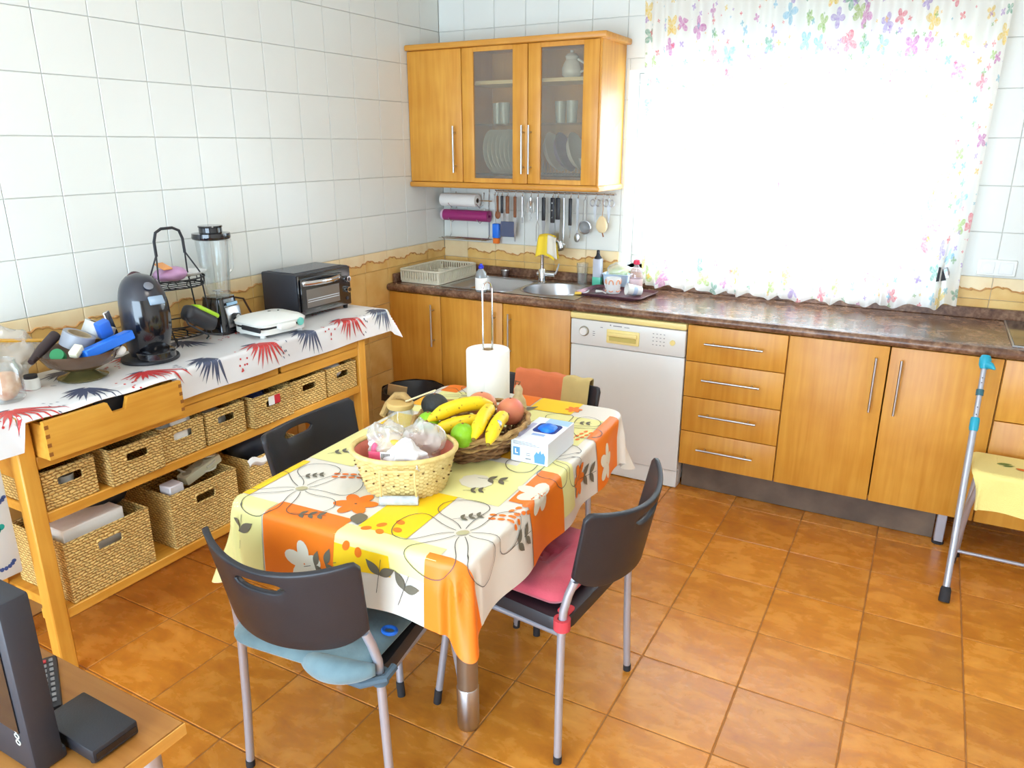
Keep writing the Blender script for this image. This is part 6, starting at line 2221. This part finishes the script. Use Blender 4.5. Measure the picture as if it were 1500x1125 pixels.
obj('lower_tube', MB().tube([on(.04), on(.72)], .0125, 14), M['steel_matte'], ck)
obj('upper_tube', MB().tube([on(.70), on(.97)], .0098, 12), M['steel_matte'], ck)
obj('rubber_tip', MB().tube([on(0), on(.012), on(.05), on(.06)], [.019, .020, .018, .015], 16), M['rubber'], ck)
tq = pm('turquoise_plastic', (36, 164, 190), .35)
obj('locking_collar', MB().tube([on(.69), on(.70), on(.735), on(.745)], [.014, .0165, .0165, .014], 16), tq, ck)
obj('clip_collar', MB().tube([on(.835), on(.86)], .0135, 14), pm('teal_grey_clip', (54, 104, 116), .4), ck)
obj('hand_grip', MB().tube([on(.945), on(.96), on(.985), on(1.0)], [.014, .020, .021, .015], 16).tube([on(.965), on(.965) + Vector((.02, -.02, .0)), on(.96) + Vector((.034, -.03, -.004))], [.017, .013, .004], 12), tq, ck)
bh = MB()
for t in (.76, .79, .89, .91):
    p = on(t) + Vector((.0, -.0085, 0))
    bh.ell(p, .003, .003, .003, 8, 5)
obj('adjustment_holes', bh, M['black_matte'], ck, kind='stuff')

# ================================================================== stool with towel
so = thing('tube_stool', 'grey tubular folding stool under the yellow towel at the right', 'stool', (3.16, -.735, 0))
obj('seat', MB().prism(rrect(-.18, .18, -.10, .10, .03), .445, .470), M['wood_stand'], so)
for sx in (-1, 1):
    lg = obj('front_leg', MB().tube([(sx * .165, -.085, .445), (sx * .19, -.07, .30), (sx * .20, .035, .006)], .0105, 12), M['steel_matte'], so)
    obj('foot_cap', MB().tube([(sx * .20, .037, 0), (sx * .1985, .026, .03)], .0135, 12), M['rubber'], lg)
    lg = obj('rear_leg', MB().tube([(sx * .165, .085, .445), (sx * .18, .085, .25), (sx * .185, .10, .006)], .0105, 12), M['steel_matte'], so)
    obj('foot_cap', MB().tube([(sx * .185, .10, 0), (sx * .185, .098, .03)], .0135, 12), M['rubber'], lg)
obj('stretcher', MB().tube([(-.198, .015, .065), (.198, .015, .065)], .0075, 10), M['steel_matte'], so)
tw = thing('hand_towel', 'pale yellow towel with orange motif draped over the stool', 'towel', (3.16, -.735, 0), radians(-2))
towm = pm('pale_yellow_terry', (244, 226, 138), .95, bump=.5, bscale=220, sheen=.2)


def towel_pt(u, v, e=0.0):
    return drape(u, v, (-.19, .21, -.11, .11), .03, .4725, .02, .02, .2, e, .010, .2)


o = obj('towel', MB().grid(lambda s, t: towel_pt(-.205 + .46 * s, -.27 + .37 * t), 60, 60), towm, tw, 60, fix=False)
tpo, tpg = Print(towel_pt, .003), Print(towel_pt, .003)
for k, (x, y, rx, ry, a) in enumerate(((-.03, -.03, .03, .011, -.2), (.005, -.018, .02, .012, .5), (-.02, -.05, .012, .016, .2))):
    tpo.blob(x, y, rx, ry, a, 16, 2)
tpg.leaf(-.12, -.005, -.07, .012, .010)
tpg.leaf(-.10, -.02, -.062, .0, .007)
obj('orange_motif', tpo.mb, pm('orange_motif_ink', (226, 118, 44), .9), tw, 0, fix=False)
obj('green_motif', tpg.mb, pm('green_motif_ink', (120, 140, 70), .9), tw, 0, fix=False)

# ================================================================== television corner, bottom left
ts = thing('television_stand', 'low pine-topped stand with metal legs in the lower left corner', 'television stand', (0, 0, 0))
SZ = .55
obj('top', MB().box(.62, 1.519, -3.80, -3.229, SZ - .028, SZ, .003), M['wood_stand'], ts)
obj('edge_strip', MB().box(1.519, 1.522, -3.80, -3.229, SZ - .028, SZ, .001), wood('light_edge_pine', (226, 170, 84), (204, 142, 58), 'y', .5, 8), ts, 0)
for x, y in ((1.47, -3.28), (.67, -3.28), (1.47, -3.75), (.67, -3.75)):
    obj('leg', MB().cyl((x, y, 0), (x, y, SZ - .028), .019, n=18), M['steel_matte'], ts)
tv = thing('television', 'black flat television seen edge-on on the pine stand', 'television', (0, 0, SZ))
obj('cabinet', MB().box(.74, 1.402, -3.452, -3.398, .002, .362, .007, 2), M['black_soft'], tv)
obj('screen', MB().box(.765, 1.378, -3.4545, -3.452, .09, .34), M['black_gloss'], tv, 0)
bts = MB()
for k in range(3):
    bts.lathe([(.004, 0), (.006, 0), (.006, .0012), (.004, .0012)], 16, Matrix.Translation((1.366, -3.4525, .065 + .014 * k)) @ Matrix.Rotation(pi / 2, 4, 'X') @ Matrix.Scale(1.3, 4, (1, 0, 0)), True)
obj('button_rings', bts, pm('pale_button_print', (206, 206, 196), .5), tv, kind='stuff')
rm = thing('remote_control', 'black remote control with grey buttons on the pine stand', 'remote', (1.185, -3.305, SZ), radians(-28))
obj('case', MB().box(-.095, .095, -.024, .024, 0, .020, .006, 2), M['black_soft'], rm)
for i in range(9):
    for j in range(3):
        col_ = M['red'] if (i == 8 and j == 0) or (i == 0 and j == 1) else None
        obj('button', MB().box(-.080 + i * .0185, -.068 + i * .0185, -.017 + j * .0125, -.009 + j * .0125, .020, .0225, .001), col_ or M['grey_btn'] if 'grey_btn' in M else col_ or M['steel_matte'], rm)
sbx = thing('set_top_box', 'small black set-top box at the edge of the pine stand', 'set-top box', (1.385, -3.335, SZ), 0)
obj('case', MB().box(-.085, .085, -.05, .042, .004, .034, .004, 2), M['black_pl'], sbx)
for x, y in ((-.07, -.04), (.07, -.04), (-.07, .032), (.07, .032)):
    obj('foot', MB().cyl((x, y, 0), (x, y, .005), .008, n=12), M['rubber'], sbx)
obj('front_strip', MB().box(.085, .0862, -.045, .037, .012, .024), M['black_gloss'], sbx, 0)
tag(obj('power_adapter', MB().box(1.34, 1.40, -3.445, -3.392, SZ, SZ + .026, .006, 2), M['black_soft']), 'dark power adapter lying between television and set-top box', 'adapter')
